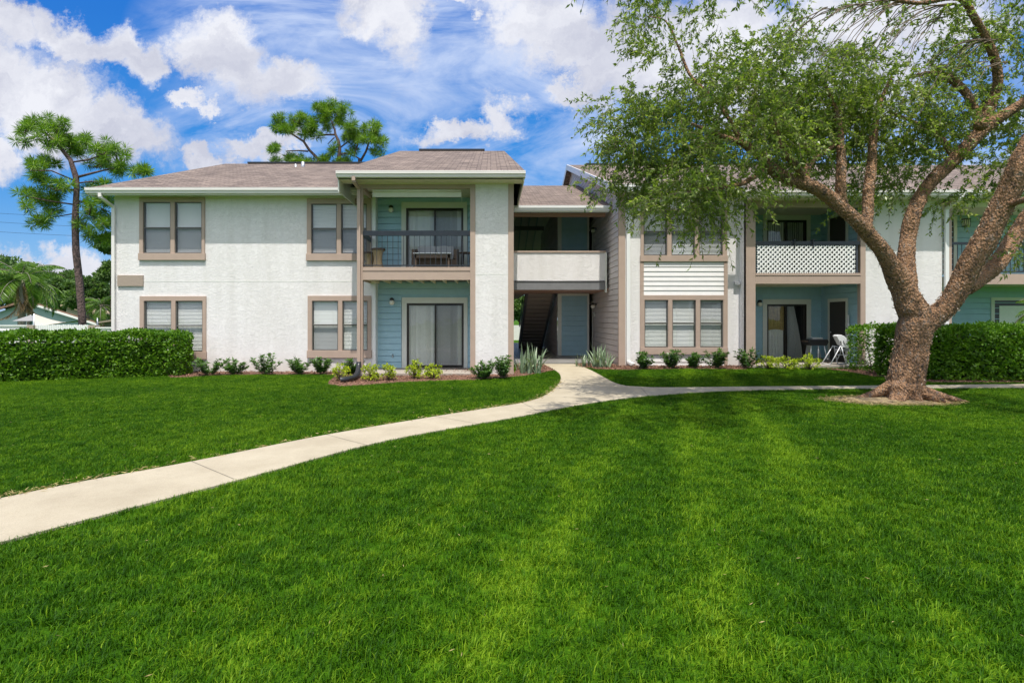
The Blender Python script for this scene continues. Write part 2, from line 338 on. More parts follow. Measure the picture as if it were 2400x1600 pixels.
M = {}
M['stucco'] = stucco_mat()
M['shingle'] = shingle_mat()
M['tan'] = mat('tan_trim_paint', (.44, .33, .265), .6, var=.05, vscale=4, bump=.0015, bscale=60)
M['tan_stucco'] = mat('tan_stucco', (.36, .29, .235), .85, bump=.008, bscale=14)
M['cream'] = mat('cream_trim_paint', (.72, .73, .66), .5, var=.03)
M['gutter'] = mat('gutter_paint', (.78, .745, .71), .35, var=.03, vscale=1.5)
M['soffit'] = mat('soffit_paint', (.72, .68, .50), .7, var=.06, vscale=5)
M['white'] = mat('white_paint', (.82, .82, .80), .4, var=.02)
M['blue'] = mat('blue_siding_paint', (.36, .57, .66), .55, var=.06, vscale=3, bump=.001, bscale=70)
M['siding_white'] = mat('white_siding_paint', (.80, .78, .77), .55, var=.04, vscale=3, bump=.001, bscale=70)
M['siding_grey'] = mat('grey_siding_paint', (.66, .61, .58), .6, var=.06, vscale=3, bump=.001, bscale=70)
M['siding_brown'] = mat('brown_siding_paint', (.46, .38, .33), .65, var=.08, vscale=3)
M['brown'] = mat('brown_beam_paint', (.40, .23, .16), .6, var=.06)
M['slate'] = mat('slate_blue_paint', (.052, .060, .078), .5, var=.15, vscale=6)
M['iron'] = mat('dark_iron', (.045, .05, .06), .4, metal=.3)
M['darkbeam'] = mat('grey_beam_paint', (.19, .19, .195), .55, var=.1)
M['black'] = mat('black_metal', (.018, .018, .02), .35, coat=.2)
M['bronze'] = mat('bronze_frame', (.06, .052, .045), .4, metal=.4)
M['alu'] = mat('sash_frame', (.11, .105, .095), .45)
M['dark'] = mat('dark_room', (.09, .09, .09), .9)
M['door'] = mat('brown_door', (.055, .046, .042), .5, var=.08, vscale=2)
M['blind'] = mat('blind_slats', (.80, .79, .76), .5)
M['curtain'] = mat('curtain_fabric', (.90, .90, .85), .85, var=.04, vscale=9)
M['curtain_gold'] = mat('gold_curtain_fabric', (.45, .33, .13), .85, var=.2, vscale=7, stretch=(1, 1, 2))
M['globe'] = mat('lamp_globe', (.85, .82, .70), .25)
M['roller'] = mat('roller_shade_fabric', (.78, .76, .66), .8, var=.04, vscale=3)
M['concrete'] = mat('slab_concrete', (.34, .30, .26), .85, var=.14, vscale=5, bump=.002, bscale=60)
M['passfloor'] = mat('painted_floor', (.24, .23, .22), .45, var=.15, vscale=3)
M['glass'] = glass_mat('window_glass', (.95, .97, .97), .07, .8)
M['glass_dark'] = glass_mat('door_glass', (.93, .95, .95), .07, .8)
M['screen'] = glass_mat('insect_screen', (.74, .74, .76), .01, .2)
M['pipe'] = mat('corrugated_plastic', (.03, .032, .038), .35)
M['metal'] = mat('galvanised_metal', (.55, .56, .57), .4, metal=.7)
M['wicker'] = mat('brown_wicker', (.12, .08, .055), .6, var=.3, vscale=60)
M['rattan'] = mat('pale_rattan', (.50, .37, .21), .65, color2=(.33, .23, .13), vscale=12, stretch=(3, 3, .4))
M['cushion'] = mat('grey_cushion', (.42, .43, .45), .9, var=.05)
M['plastic_white'] = mat('white_plastic', (.80, .81, .84), .3)
M['leaf_tree'] = leaf_mat('small_tree_leaves', (.085, .15, .022), (.34, .40, .09), .38, .45, (.50, .50, .07), .7, .55)
M['leaf_hedge'] = leaf_mat('hedge_leaves', (.03, .11, .006), (.16, .30, .014), .5, .28, (.38, .50, .03), .9, .35)
M['leaf_shrub'] = leaf_mat('shrub_leaves', (.03, .085, .02), (.10, .20, .035), .35, .25, (.18, .27, .06), 2, .5)
M['leaf_gold'] = leaf_mat('golden_leaves', (.16, .22, .01), (.42, .50, .03), .5, .3, (.62, .62, .06), 2, .4)
M['leaf_pine'] = leaf_mat('pine_needles', (.06, .15, .01), (.24, .38, .02), .5, .25, (.24, .20, .07), .5, .4)
M['leaf_far'] = leaf_mat('broad_leaves', (.045, .10, .03), (.15, .24, .06), .6, .25, (.16, .22, .07), .25, .3)
M['leaf_palm'] = leaf_mat('palm_leaflets', (.08, .17, .02), (.22, .36, .05), .4, .3, (.30, .30, .08), .6, .4)
M['leaf_dead'] = leaf_mat('dry_fronds', (.22, .14, .07), (.42, .29, .15), .8, .2)
M['leaf_snake'] = leaf_mat('stiff_striped_leaves', (.10, .16, .09), (.26, .34, .21), .4, .12, (.38, .42, .26), 6, .5)
M['bark'] = bark_mat('flaking_bark', [(.025, .018, .014), (.13, .095, .075), (.38, .21, .11), (.22, .185, .16), (.52, .37, .24)], 13, .045, (1, 1, .45))
M['bark_pine'] = bark_mat('pine_bark', [(.045, .035, .035), (.13, .09, .085), (.21, .14, .12)], 7, .03)
M['bark_palm'] = bark_mat('palm_bark', [(.22, .19, .16), (.36, .32, .27)], 4, .01, (1, 1, 6))
M['twig'] = mat('twig_bark', (.16, .12, .085), .9, var=.3, vscale=8)

# ------------------------------------------------------------------ ground
def bary_grass_colour(N, L, src, scale_l=.55):
    pass
def lawn_mat(name, blades):
    m = bpy.data.materials.new(name); m.use_nodes = True; nt = m.node_tree; N = nt.nodes; L = nt.links
    p = N['Principled BSDF']; p.inputs['Roughness'].default_value = .55 if blades else .9; p.inputs['Specular IOR Level'].default_value = .12 if blades else .1
    g = N.new('ShaderNodeNewGeometry')
    def ns(scale, det=4, sc_=None, rot=0):
        src = g.outputs['Position']
        if sc_:
            mp = N.new('ShaderNodeMapping'); mp.inputs['Scale'].default_value = sc_; mp.inputs['Rotation'].default_value = (0, 0, rot); L.new(src, mp.inputs[0]); src = mp.outputs[0]
        n = N.new('ShaderNodeTexNoise'); L.new(src, n.inputs['Vector']); n.inputs['Scale'].default_value = scale; n.inputs['Detail'].default_value = det; return n.outputs['Fac']
    def mth(op, a, b=0., c=0.):
        n = N.new('ShaderNodeMath'); n.operation = op
        for i, v in enumerate((a, b, c)):
            if isinstance(v, (int, float)): n.inputs[i].default_value = v
            else: L.new(v, n.inputs[i])
        return n.outputs[0]
    v = mth('MULTIPLY_ADD', ns(.45, 3), 1.0, -.5)                       # broad patches
    v = mth('ADD', v, mth('MULTIPLY_ADD', ns(4.5, 6), 1.2, -.6))         # clumps
    mp = N.new('ShaderNodeMapping'); mp.inputs['Rotation'].default_value = (0, 0, R(19)); L.new(g.outputs['Position'], mp.inputs[0]); sx = N.new('ShaderNodeSeparateXYZ'); L.new(mp.outputs[0], sx.inputs[0])      # mower tracks
    wob = mth('MULTIPLY_ADD', ns(.5, 3), .7, -.35); st = mth('SINE', mth('MULTIPLY', mth('ADD', mth('ADD', sx.outputs[0], wob), .12), 2 * math.pi / 1.08)); st = mth('POWER', mth('MULTIPLY_ADD', st, .5, .5), 2.2)
    msk = N.new('ShaderNodeMapRange'); L.new(ns(.33, 2), msk.inputs[0]); msk.inputs[1].default_value = .38; msk.inputs[2].default_value = .58
    rg = N.new('ShaderNodeMapRange'); rg.interpolation_type = 'SMOOTHSTEP'; L.new(mth('ABSOLUTE', mth('SUBTRACT', sx.outputs[0], .1)), rg.inputs[0]); rg.inputs[1].default_value = 1.5; rg.inputs[2].default_value = 2.6; rg.inputs[3].default_value = 1; rg.inputs[4].default_value = .12
    v = mth('ADD', v, mth('MULTIPLY', mth('MULTIPLY', mth('MULTIPLY_ADD', st, .34, -.08), rg.outputs[0]), mth('MULTIPLY_ADD', msk.outputs[0], .6, .4)))
    if blades:
        at = N.new('ShaderNodeAttribute'); at.attribute_name = 'rnd'
        v = mth('ADD', v, at.outputs['Fac'])
    else: v = mth('ADD', v, mth('MULTIPLY', ns(40, 6), .9))
    r = N.new('ShaderNodeValToRGB'); L.new(v, r.inputs[0])
    k = 1.0 if blades else .75
    es = r.color_ramp.elements
    es[0].position = 0; es[0].color = (.018 * k, .068 * k, .001 * k, 1)
    es[1].position = 1.0; es[1].color = (.195 * k, .32 * k, .012 * k, 1)
    e = es.new(.5); e.color = (.054 * k, .152 * k, .002 * k, 1)
    L.new(r.outputs[0], p.inputs['Base Color'])
    if blades:
        tr = N.new('ShaderNodeBsdfTranslucent'); vm = N.new('ShaderNodeVectorMath'); vm.operation = 'MULTIPLY'; L.new(r.outputs[0], vm.inputs[0]); vm.inputs[1].default_value = (1.3, 1.35, .6); L.new(vm.outputs[0], tr.inputs[0])
        mx = N.new('ShaderNodeMixShader'); mx.inputs[0].default_value = .3; L.new(p.outputs[0], mx.inputs[1]); L.new(tr.outputs[0], mx.inputs[2]); L.new(mx.outputs[0], N['Material Output'].inputs[0])
    else:
        b = N.new('ShaderNodeBump'); b.inputs['Distance'].default_value = .04; L.new(ns(25, 6), b.inputs['Height']); L.new(b.outputs[0], p.inputs['Normal'])
    return m
M['lawn'] = lawn_mat('lawn_soil', False)
M['grass'] = lawn_mat('grass_blades', True)
M['straw'] = leaf_mat('dry_clippings', (.22, .17, .06), (.48, .38, .17), .9, .1)
M['mulch'] = mat('bark_mulch', (.07, .035, .024), .95, color2=(.24, .12, .075), vscale=35, bump=.02, bscale=45)
M['chips'] = leaf_mat('mulch_chips', (.08, .04, .025), (.32, .18, .12), .9, .02)

def path_mat():
    m = mat('path_concrete', (.5, .44, .33), .9, spec=.2); nt = m.node_tree; N = nt.nodes; L = nt.links; p = N['Principled BSDF']
    g = N.new('ShaderNodeNewGeometry')
    def ns(s, d): n = N.new('ShaderNodeTexNoise'); L.new(g.outputs['Position'], n.inputs['Vector']); n.inputs['Scale'].default_value = s; n.inputs['Detail'].default_value = d; n.inputs['Roughness'].default_value = .65; return n.outputs['Fac']
    r = N.new('ShaderNodeValToRGB'); L.new(ns(1.1, 8), r.inputs[0]); r.color_ramp.elements[0].position = .3; r.color_ramp.elements[0].color = (.35, .30, .215, 1); r.color_ramp.elements[1].position = .68; r.color_ramp.elements[1].color = (.46, .405, .30, 1)
    r2 = N.new('ShaderNodeValToRGB'); L.new(ns(160, 3), r2.inputs[0]); r2.color_ramp.elements[0].position = .3; r2.color_ramp.elements[0].color = (.8, .8, .8, 1); r2.color_ramp.elements[1].position = .6; r2.color_ramp.elements[1].color = (1.06, 1.06, 1.06, 1)
    vm = N.new('ShaderNodeVectorMath'); vm.operation = 'MULTIPLY'; L.new(r.outputs[0], vm.inputs[0]); L.new(r2.outputs[0], vm.inputs[1]); L.new(vm.outputs[0], p.inputs['Base Color'])
    b = N.new('ShaderNodeBump'); b.inputs['Distance'].default_value = .003; L.new(ns(90, 4), b.inputs['Height']); L.new(b.outputs[0], p.inputs['Normal'])
    return m
M['path'] = path_mat()

def make_ground():
    xs = sorted(set([-600, -300, -120, -60, -40, -30] + list(np.arange(-24, 26, 1.0)) + [30, 40, 60, 120, 300, 600]))
    ys = sorted(set([-300, -100, -30, -10] + list(np.arange(-4, 30, .5)) + [34, 40, 50, 70, 100, 150, 250, 400, 900]))
    vs = [(x, y, GH(x, y) if y < 60 else .12) for y in ys for x in xs]; nx = len(xs)
    fs = [(j * nx + i, j * nx + i + 1, (j + 1) * nx + i + 1, (j + 1) * nx + i) for j in range(len(ys) - 1) for i in range(nx - 1)]
    b = MB(); b.add(vs, fs, True); b.build('lawn_ground', M['lawn'], kind='structure')
make_ground()

# concrete path: two edges read from the photograph and laid on the ground
up_edge = [(-260, 1215), (-120, 1195), (0, 1172), (194, 1132), (449, 1085), (765, 1021.5), (1020, 978), (1150, 957.5), (1215, 947.5), (1262, 935), (1290, 920), (1306, 905), (1314, 890), (1311, 877), (1296, 866), (1272, 853.8)]
lo_edge = [(-260, 1345), (-120, 1308), (0, 1276.6), (219, 1218), (383, 1174.6), (587, 1121), (867, 1044.5), (1050, 1008), (1200, 982), (1327, 956.7), (1445, 938), (1557, 927), (1710, 918), (1965, 913), (2246, 911), (2400, 910.5), (2560, 910)]
rt_edge = [(2560, 900.5), (2400, 901.6), (2169, 904), (1965, 905.7), (1710, 907.8), (1560, 909.3), (1500, 907.5), (1455, 903), (1404, 878.7), (1345, 854)]
def dense(edge, k=6):
    P = [Vector((*GP(*e), 0)) for e in edge]; out = []
    for i in range(len(P) - 1):
        p0, p1, p2, p3 = P[max(i - 1, 0)], P[i], P[i + 1], P[min(i + 2, len(P) - 1)]
        for t in range(k):
            t /= k
            out.append(.5 * ((2 * p1) + (p2 - p0) * t + (2 * p0 - 5 * p1 + 4 * p2 - p3) * t * t + (3 * p1 - p0 - 3 * p2 + p3) * t ** 3))
    out.append(P[-1]); return [(p.x, p.y) for p in out]
UE, LE, RE = dense(up_edge), dense(lo_edge), dense(rt_edge, 4)
path_poly = LE + RE + UE[::-1]
YF_PASS = 18.95
import bmesh
def poly_sheet(name, poly, zoff, m, kind='structure', thick=.1, step=.6, label=None):
    bm = bmesh.new(); vs = [bm.verts.new((x, y, 0)) for x, y in poly]; f = bm.faces.new(vs); f.normal_update()
    if f.normal.z < 0: f.normal_flip()
    bmesh.ops.triangulate(bm, faces=bm.faces[:])
    x0, x1 = min(p[0] for p in poly), max(p[0] for p in poly); y0, y1 = min(p[1] for p in poly), max(p[1] for p in poly)
    for ax, a, b in ((0, x0, x1), (1, y0, y1)):
        t = a + step
        while t < b:
            co = (t, 0, 0) if ax == 0 else (0, t, 0); no = (1, 0, 0) if ax == 0 else (0, 1, 0)
            bmesh.ops.bisect_plane(bm, geom=bm.verts[:] + bm.edges[:] + bm.faces[:], plane_co=co, plane_no=no); t += step
    bm.normal_update()
    r = bmesh.ops.extrude_face_region(bm, geom=bm.faces[:])
    newv = {e for e in r['geom'] if isinstance(e, bmesh.types.BMVert)}
    for v in bm.verts:
        v.co.z = GH(v.co.x, v.co.y) + (zoff if v in newv else zoff - thick)
    bmesh.ops.recalc_face_normals(bm, faces=bm.faces[:])
    me = bpy.data.meshes.new(name); bm.to_mesh(me); bm.free(); me.materials.append(m)
    return link(name, me, kind=kind)
poly_sheet('concrete_path', path_poly, .022, M['path'])
# joints: narrow grooves shown as thin dark recess strips on the slab
jb = MB()
for (a, b_) in (((449, 1085), (548, 1127)), ((765, 1021.5), (862, 1047)), ((1316, 903), (1452, 904)), ((1020, 978), (1120, 996)), ((1225, 946), (1265, 968)), ((1500, 908), (1520, 930))):
    p, q = GP(*a), GP(*b_); d = Vector((q[0] - p[0], q[1] - p[1])).normalized(); n = Vector((-d.y, d.x)) * .006
    z0, z1 = GH(*p) + .0235, GH(*q) + .0235
    jb.quad((p[0] - n.x, p[1] - n.y, z0), (q[0] - n.x, q[1] - n.y, z1), (q[0] + n.x, q[1] + n.y, z1), (p[0] + n.x, p[1] + n.y, z0))
jb.build('path_joint', mat('joint_dirt', (.17, .15, .11), .95), kind='structure')

# planting beds
YM, YR, YP, YPILE = 17.4, 17.75, 16.0, 16.0
bedL = [(XW(380, YM), YM + .05)] + [GP(*p) for p in [(400, 886), (440, 885), (520, 880), (620, 879), (740, 878.5), (790, 880), (772, 893), (768, 901), (800, 906), (850, 904), (930, 897), (1010, 893.5), (1110, 891), (1190, 885), (1232, 881), (1275, 873), (1300, 868), (1268, 852.5)]] + [(XW(1214, 19.0), 19.0), (XW(1206, 16.1), 16.1), (XW(1206, 16.1), YM + .05)]
bedR = [(XW(1347, YF_PASS), YF_PASS)] + [GP(*p) for p in [(1349, 855.5), (1362, 861), (1400, 866), (1450, 867.5), (1550, 866), (1650, 865.5), (1750, 867)]] + [(XW(1752, 17.55), 17.6), (XW(1735, 18.1), 18.15), (XW(1448, 18.1), 18.15), (XW(1448, 18.1), YF_PASS)]
bedH = [GP(*p) for p in [(2040, 882), (2150, 890), (2180, 897), (2560, 897)]] + [(17.4, 16.6), (10.3, 17.2), GP(1990, 872)]
poly_sheet('mulch_bed', bedL, .016, M['mulch'], step=.4)
poly_sheet('mulch_bed', bedR, .016, M['mulch'], step=.4)
poly_sheet('mulch_bed', bedH, .014, M['mulch'], step=.8)
def inside(px, py, poly):
    poly = np.asarray(poly); x, y = np.asarray(px), np.asarray(py); c = np.zeros(x.shape, bool); j = len(poly) - 1
    for i in range(len(poly)):
        xi, yi = poly[i]; xj, yj = poly[j]
        if yi != yj:
            k = ((yi > y) != (yj > y)) & (x < (xj - xi) * (y - yi) / (yj - yi) + xi); c ^= k
        j = i
    return c

# ------------------------------------------------------------------ siding, walls, windows
def lap_front(mb, x0, x1, z0, z1, Y, h=.19, lip=.028):
    """horizontal lap boards on a wall facing the camera (towards -Y)"""
    z = z0
    while z < z1 - .005:
        t = min(z + h, z1); l2 = lip * (1 - (t - z) / h)
        g = t - .012; D = .03                     # narrow open joint under the next board
        mb.add([(x0, Y - lip, z), (x1, Y - lip, z), (x1, Y - l2 - .004, g), (x0, Y - l2 - .004, g), (x0, Y + D, z), (x1, Y + D, z), (x1, Y + D, g), (x0, Y + D, g), (x1, Y + D, t), (x0, Y + D, t)],
               [(0, 1, 2, 3), (4, 5, 1, 0), (0, 3, 7, 4), (1, 5, 6, 2), (3, 2, 6, 7), (7, 6, 8, 9)]); z = t
def lap_side(mb, X, y0, y1, z0, z1, sgn=-1, h=.19, lip=.016, ztop=None):
    """lap boards on a wall facing sgn*X; ztop(y) may cut the top along a roof line"""
    z = z0
    while z < z1 - .005:
        t = min(z + h, z1); ya, yb = y0, y1
        if ztop:                                     # keep only where the board lies below the roof line
            n = 40; ok = [y0 + (y1 - y0) * i / n for i in range(n + 1) if ztop(y0 + (y1 - y0) * i / n) > z + h * .5]
            if len(ok) < 2: z = t; continue
            ya, yb = ok[0], ok[-1]
        a = X + sgn * lip; b = X
        g = t - .012; b = X + sgn * .004; D = X - sgn * .03
        mb.add([(a, ya, z), (a, yb, z), (b, yb, g), (b, ya, g), (D, ya, z), (D, yb, z), (D, yb, g), (D, ya, g), (D, yb, t), (D, ya, t)],
               [(0, 1, 2, 3), (0, 4, 5, 1), (3, 2, 6, 7), (7, 6, 8, 9)]); z = t
def wall_holes(mb, x0, x1, z0, z1, Y, holes, depth=.14):
    xs = sorted({x0, x1, *[h[0] for h in holes], *[h[1] for h in holes]}); zs = sorted({z0, z1, *[h[2] for h in holes], *[h[3] for h in holes]})
    xs = [x for x in xs if x0 <= x <= x1]; zs = [z for z in zs if z0 <= z <= z1]
    for i in range(len(xs) - 1):
        for j in range(len(zs) - 1):
            cx, cz = (xs[i] + xs[i + 1]) / 2, (zs[j] + zs[j + 1]) / 2
            if any(h[0] < cx < h[1] and h[2] < cz < h[3] for h in holes): continue
            mb.quad((xs[i], Y, zs[j]), (xs[i + 1], Y, zs[j]), (xs[i + 1], Y, zs[j + 1]), (xs[i], Y, zs[j + 1]))
    for (a, b, c, d) in holes:
        y2 = Y + depth
        mb.quad((a, Y, c), (a, y2, c), (b, y2, c), (b, Y, c)); mb.quad((a, Y, d), (b, Y, d), (b, y2, d), (a, y2, d))
        mb.quad((a, Y, c), (a, Y, d), (a, y2, d), (a, y2, c)); mb.quad((b, Y, c), (b, y2, c), (b, y2, d), (b, Y, d))
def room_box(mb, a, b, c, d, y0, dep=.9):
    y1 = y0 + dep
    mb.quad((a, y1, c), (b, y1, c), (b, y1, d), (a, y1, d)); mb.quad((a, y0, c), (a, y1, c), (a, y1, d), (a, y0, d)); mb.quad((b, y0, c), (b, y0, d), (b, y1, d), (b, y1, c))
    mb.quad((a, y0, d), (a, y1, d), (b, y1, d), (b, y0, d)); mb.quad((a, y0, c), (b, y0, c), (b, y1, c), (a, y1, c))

def window(parent, Y, outer, lights, ztop, zbot, zmeet, sill_z, tilt, label=None, sill_wide=.02, bottom_z=None):
    """outer=(x0,x1,z0,z1) of the painted surround; lights=[(x0,x1)...]; returns the opening"""
    x0, x1, z0, z1 = outer; p = .045
    b = MB()
    b.box(x0, x1, Y - p, Y, ztop + .0, z1)
    b.box(x0, lights[0][0], Y - p, Y, sill_z, ztop); b.box(lights[-1][1], x1, Y - p, Y, sill_z, ztop)
    for i in range(len(lights) - 1): b.box(lights[i][1], lights[i + 1][0], Y - p, Y + .06, sill_z, ztop)
    b.box(x0 - sill_wide, x1 + sill_wide, Y - p - .025, Y, z0, sill_z)
    win = b.build('window', M['tan'], parent, label, bevel=.004)
    hx0, hx1 = lights[0][0] - .02, lights[-1][1] + .02
    s = MB(); fw = .028
    for (a, c) in lights:
        y0 = Y - .012
        s.box(a, a + fw, y0, Y + .03, sill_z, ztop); s.box(c - fw, c, y0, Y + .03, sill_z, ztop)
        s.box(a + fw, c - fw, y0, Y + .03, ztop - fw, ztop); s.box(a + fw, c - fw, y0, Y + .03, sill_z, sill_z + fw)
        s.box(a + fw, c - fw, y0 - .006, Y + .03, zmeet - .02, zmeet + .02)
    s.build('sash', M['alu'], win)
    for k, (a, c) in enumerate(lights):
        g = MB(); yg = Y + .008
        g.quad((a + fw, yg + .006, zmeet + .02), (c - fw, yg + .006, zmeet + .02), (c - fw, yg + .006, ztop - fw), (a + fw, yg + .006, ztop - fw))
        g.quad((a + fw, yg, sill_z + fw), (c - fw, yg, sill_z + fw), (c - fw, yg, zmeet - .02), (a + fw, yg, zmeet - .02))
        g.build('pane', M['glass'], win)
        if tilt[k][1]:
            q = MB(); ys = Y - .004
            q.quad((a + fw, ys, sill_z + fw), (c - fw, ys, sill_z + fw), (c - fw, ys, zmeet - .022), (a + fw, ys, zmeet - .022)); q.build('insect_screen', M['screen'], win)
        bl = MB(); t = R(tilt[k][0]); hs = .025; z = ztop - .06; sp = tilt[k][2] if len(tilt[k]) > 2 else .043
        bl.box(a + .03, c - .03, Y + .05, Y + .095, ztop - .045, ztop)
        yb = Y + .075
        while z > sill_z + .03:
            dy, dz = hs * math.cos(t), hs * math.sin(t); jx = random.uniform(-.002, .002); jz = random.uniform(-.002, .002)
            bl.quad((a + .03, yb - dy, z - dz + jz), (c - .03, yb - dy, z - dz - jz), (c - .03, yb + dy, z + dz - jz), (a + .03, yb + dy, z + dz + jz)); z -= sp
        for fx in (.22, .78):
            xx = a + (c - a) * fx; bl.box(xx - .002, xx + .002, yb - .028, yb - .025, sill_z, ztop - .04)
        bl.build('blind', M['blind'], win)
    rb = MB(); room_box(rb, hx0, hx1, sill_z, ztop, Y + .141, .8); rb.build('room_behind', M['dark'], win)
    return (hx0, hx1, sill_z - .01, ztop + .01)

def slider(parent, Y, outer, glass, zb, ztop, tz, curtain, label=None, mirror=False):
    """sliding patio door with painted surround. outer=(x0,x1), glass=(x0,x1)"""
    x0, x1 = outer; a, c = glass; p = .035
    b = MB(); b.box(x0, a, Y - p, Y, zb, ztop); b.box(c, x1, Y - p, Y, zb, ztop); b.box(x0, x1, Y - p - .004, Y, ztop, tz)
    d = b.build('sliding_door', M['cream'], parent, label, bevel=.004)
    m = (a + c) / 2; f = .05
    for k, (l, r, yy) in enumerate(((a + .02, m + .03, Y + .015), (m - .03, c - .02, Y + .06))):
        s = MB(); s.box(l, l + f, yy, yy + .035, zb + .03, ztop - .02); s.box(r - f, r, yy, yy + .035, zb + .03, ztop - .02)
        s.box(l + f, r - f, yy, yy + .035, ztop - .02 - f, ztop - .02); s.box(l + f, r - f, yy, yy + .035, zb + .03, zb + .03 + f * 1.4)
        s.build('door_leaf', M['bronze'], d)
        g = MB(); g.quad((l + f, yy + .018, zb + .03 + f), (r - f, yy + .018, zb + .03 + f), (r - f, yy + .018, ztop - .02 - f), (l + f, yy + .018, ztop - .02 - f)); g.build('glass_panel', M['glass_dark'], d)
    s = MB(); s.box(a, a + .02, Y - .01, Y + .11, zb, ztop); s.box(c - .02, c, Y - .01, Y + .11, zb, ztop); s.box(a + .02, c - .02, Y - .01, Y + .11, ztop - .02, ztop); s.box(a + .02, c - .02, Y - .015, Y + .11, zb, zb + .03)
    s.build('door_track', M['bronze'], d)
    h = MB(); h.box(m - .012, m + .008, Y - .02, Y + .014, zb + .92, zb + 1.12); h.build('handle', M['black'], d)
    sc_ = MB(); sc_.quad((m, Y + .004, zb + .03), (c - .2, Y + .004, zb + .03), (c - .2, Y + .004, ztop - .02), (m, Y + .004, ztop - .02)); sc_.build('screen_door', M['screen'], d)
    if curtain == 'vertical':
        q = MB(); x = a + .03
        while x < c - .05:
            t = random.uniform(.012, .03); q.quad((x, Y + .13 - t, zb + .06), (x + .085, Y + .13 + t, zb + .06), (x + .085, Y + .13 + t, ztop - .05), (x, Y + .13 - t, ztop - .05)); x += .08
        q.build('vertical_blind', M['curtain'], d)
    elif curtain == 'drape':
        q = MB(); n = 90
        for (s0, s1, mt, zz0, zz1, taper) in ((a + .02, m - .02, 'curtain', zb + .05, ztop - .05, 0), (m + .1, c - .05, 'curtain', zb + .05, ztop - .05, .55)):
            vs = []; rows = 8
            for j in range(rows + 1):
                fz = j / rows; xs0 = s0 + (s1 - s0) * 0; wv = (s1 - s0) * (1 - taper * (fz ** 1.5))
                for i in range(n + 1):
                    tt = i / n; vs.append((xs0 + wv * tt + .01 * math.sin(tt * 9 + fz * 3), Y + .15 + .03 * math.sin(tt * 45 + .8 * math.sin(tt * 7)) * (1.1 - .5 * fz), zz0 + (zz1 - zz0) * fz))
            q.add(vs, [(j * (n + 1) + i, j * (n + 1) + i + 1, (j + 1) * (n + 1) + i + 1, (j + 1) * (n + 1) + i) for j in range(rows) for i in range(n)], True)
        q.build('curtain', M['curtain'], d)
        q = MB(); vs = []; n = 70
        for j in range(2):
            for i in range(n + 1):
                tt = i / n; vs.append((a + .06 + (m - a - .1) * tt, Y + .105 + .012 * math.sin(tt * 40), (ztop - .95 + .05 * math.sin(tt * 3.1)) if j == 0 else ztop - .06))
        q.add(vs, [(i, i + 1, n + 2 + i, n + 1 + i) for i in range(n)], True); q.build('valance', M['curtain_gold'], d)
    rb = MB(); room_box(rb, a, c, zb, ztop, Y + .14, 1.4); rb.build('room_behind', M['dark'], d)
    return (a, c, zb, ztop)

def globe_lamp(parent, x, y, z, r=.085):
    b = MB(); b.lathe([(.055, 0), (.06, .02), (.05, .035)], (x, y, z + .02), 16, 'y'); b.box(x - .02, x + .02, y - .13, y - .03, z + .075, z + .105)
    b.lathe([(.02, .06), (.065, .06), (.075, .09), (.04, .135), (.02, .14)], (x, y - .12, z), 16)
    l = b.build('wall_lamp', M['black'], parent)
    g = MB(); prof = [(max(.005, r * math.sin(math.pi * i / 10)), -r * math.cos(math.pi * i / 10)) for i in range(10)]; g.lathe(prof, (x, y - .12, z - .015), 18); g.build('globe', M['globe'], l)
    return l

def gutter(parent, x0, x1, Yf, zt, zb, yback, label=None, m=None):
    """K-profile gutter with its fascia, front lip at Yf"""
    h = zt - zb; d = min(.13, yback - Yf)
    pr = [(Yf + .004, zt), (Yf, zt - .012), (Yf + .006, zt - .02), (Yf + .006, zt - .45 * h), (Yf + .03, zt - .62 * h), (Yf + .045, zb), (Yf + d, zb), (Yf + d, zt - .015), (Yf + .02, zt - .015)]
    b = MB(); b.prism([(x0, y, z) for y, z in pr], (x1 - x0, 0, 0)); b.box(x0 + .01, x1 - .01, Yf + d, Yf + d + .025, zb - .04, zt + .0)
    return b.build('gutter', m or M['gutter'], parent, label)

def downspout(parent, pts, wx=.10, wy=.07, m=None, name='downspout'):
    b = MB()
    for i in range(len(pts) - 1): b.bar(pts[i], pts[i + 1], wx, wy)
    return b.build(name, m or M['gutter'], parent, bevel=.008)

def roof_slab(parent, corners, t=.1, label=None, name='roof'):
    b = MB(); up = [(x, y, z) for x, y, z in corners]; dn = [(x, y, z - t) for x, y, z in corners]; n = len(up)
    b.add(up + dn, [tuple(range(n)), tuple(range(n, 2 * n))[::-1]] + [(i, n + i, n + (i + 1) % n, (i + 1) % n) for i in range(n)])
    return b.build(name, M['shingle'], parent, label)

# ================================================================== LEFT BUILDING
LB = thing('apartment_building', 'white stucco apartment building with a projecting two-storey balcony, left of the breezeway', 'building', (-6, 19, 0))
X0 = XW(268, YM); X1 = XW(875, YM)
EZ = ZW(440, 16.85)                      # gutter top
def win_px(parent, Y, o, lights, yt, yb, ym, ys, tilt, label=None):
    return window(parent, Y, (XW(o[0], Y), XW(o[1], Y), ZW(o[3], Y), ZW(o[2], Y)), [(XW(a, Y), XW(b, Y)) for a, b in lights], ZW(yt, Y), ZW(yb, Y), ZW(ym, Y), ZW(ys, Y), tilt, label)
H = []
H.append(win_px(LB, YM, (328, 481, 463, 610), [(337, 401), (411, 474)], 474, 592, 534, 594, [(72, 1), (72, 1)], 'upper two-light window nearest the corner downspout'))
H.append(win_px(LB, YM, (329, 484, 694, 841), [(339, 403), (413, 476)], 705, 824, 763, 824, [(52, 0), (52, 0)], 'lower two-light window behind the hedge end'))
H.append(win_px(LB, YM, (720, 870, 466, 611), [(730, 790), (800, 860)], 478, 594, 536, 595, [(66, 1), (60, 1)], 'upper two-light window beside the balcony post'))
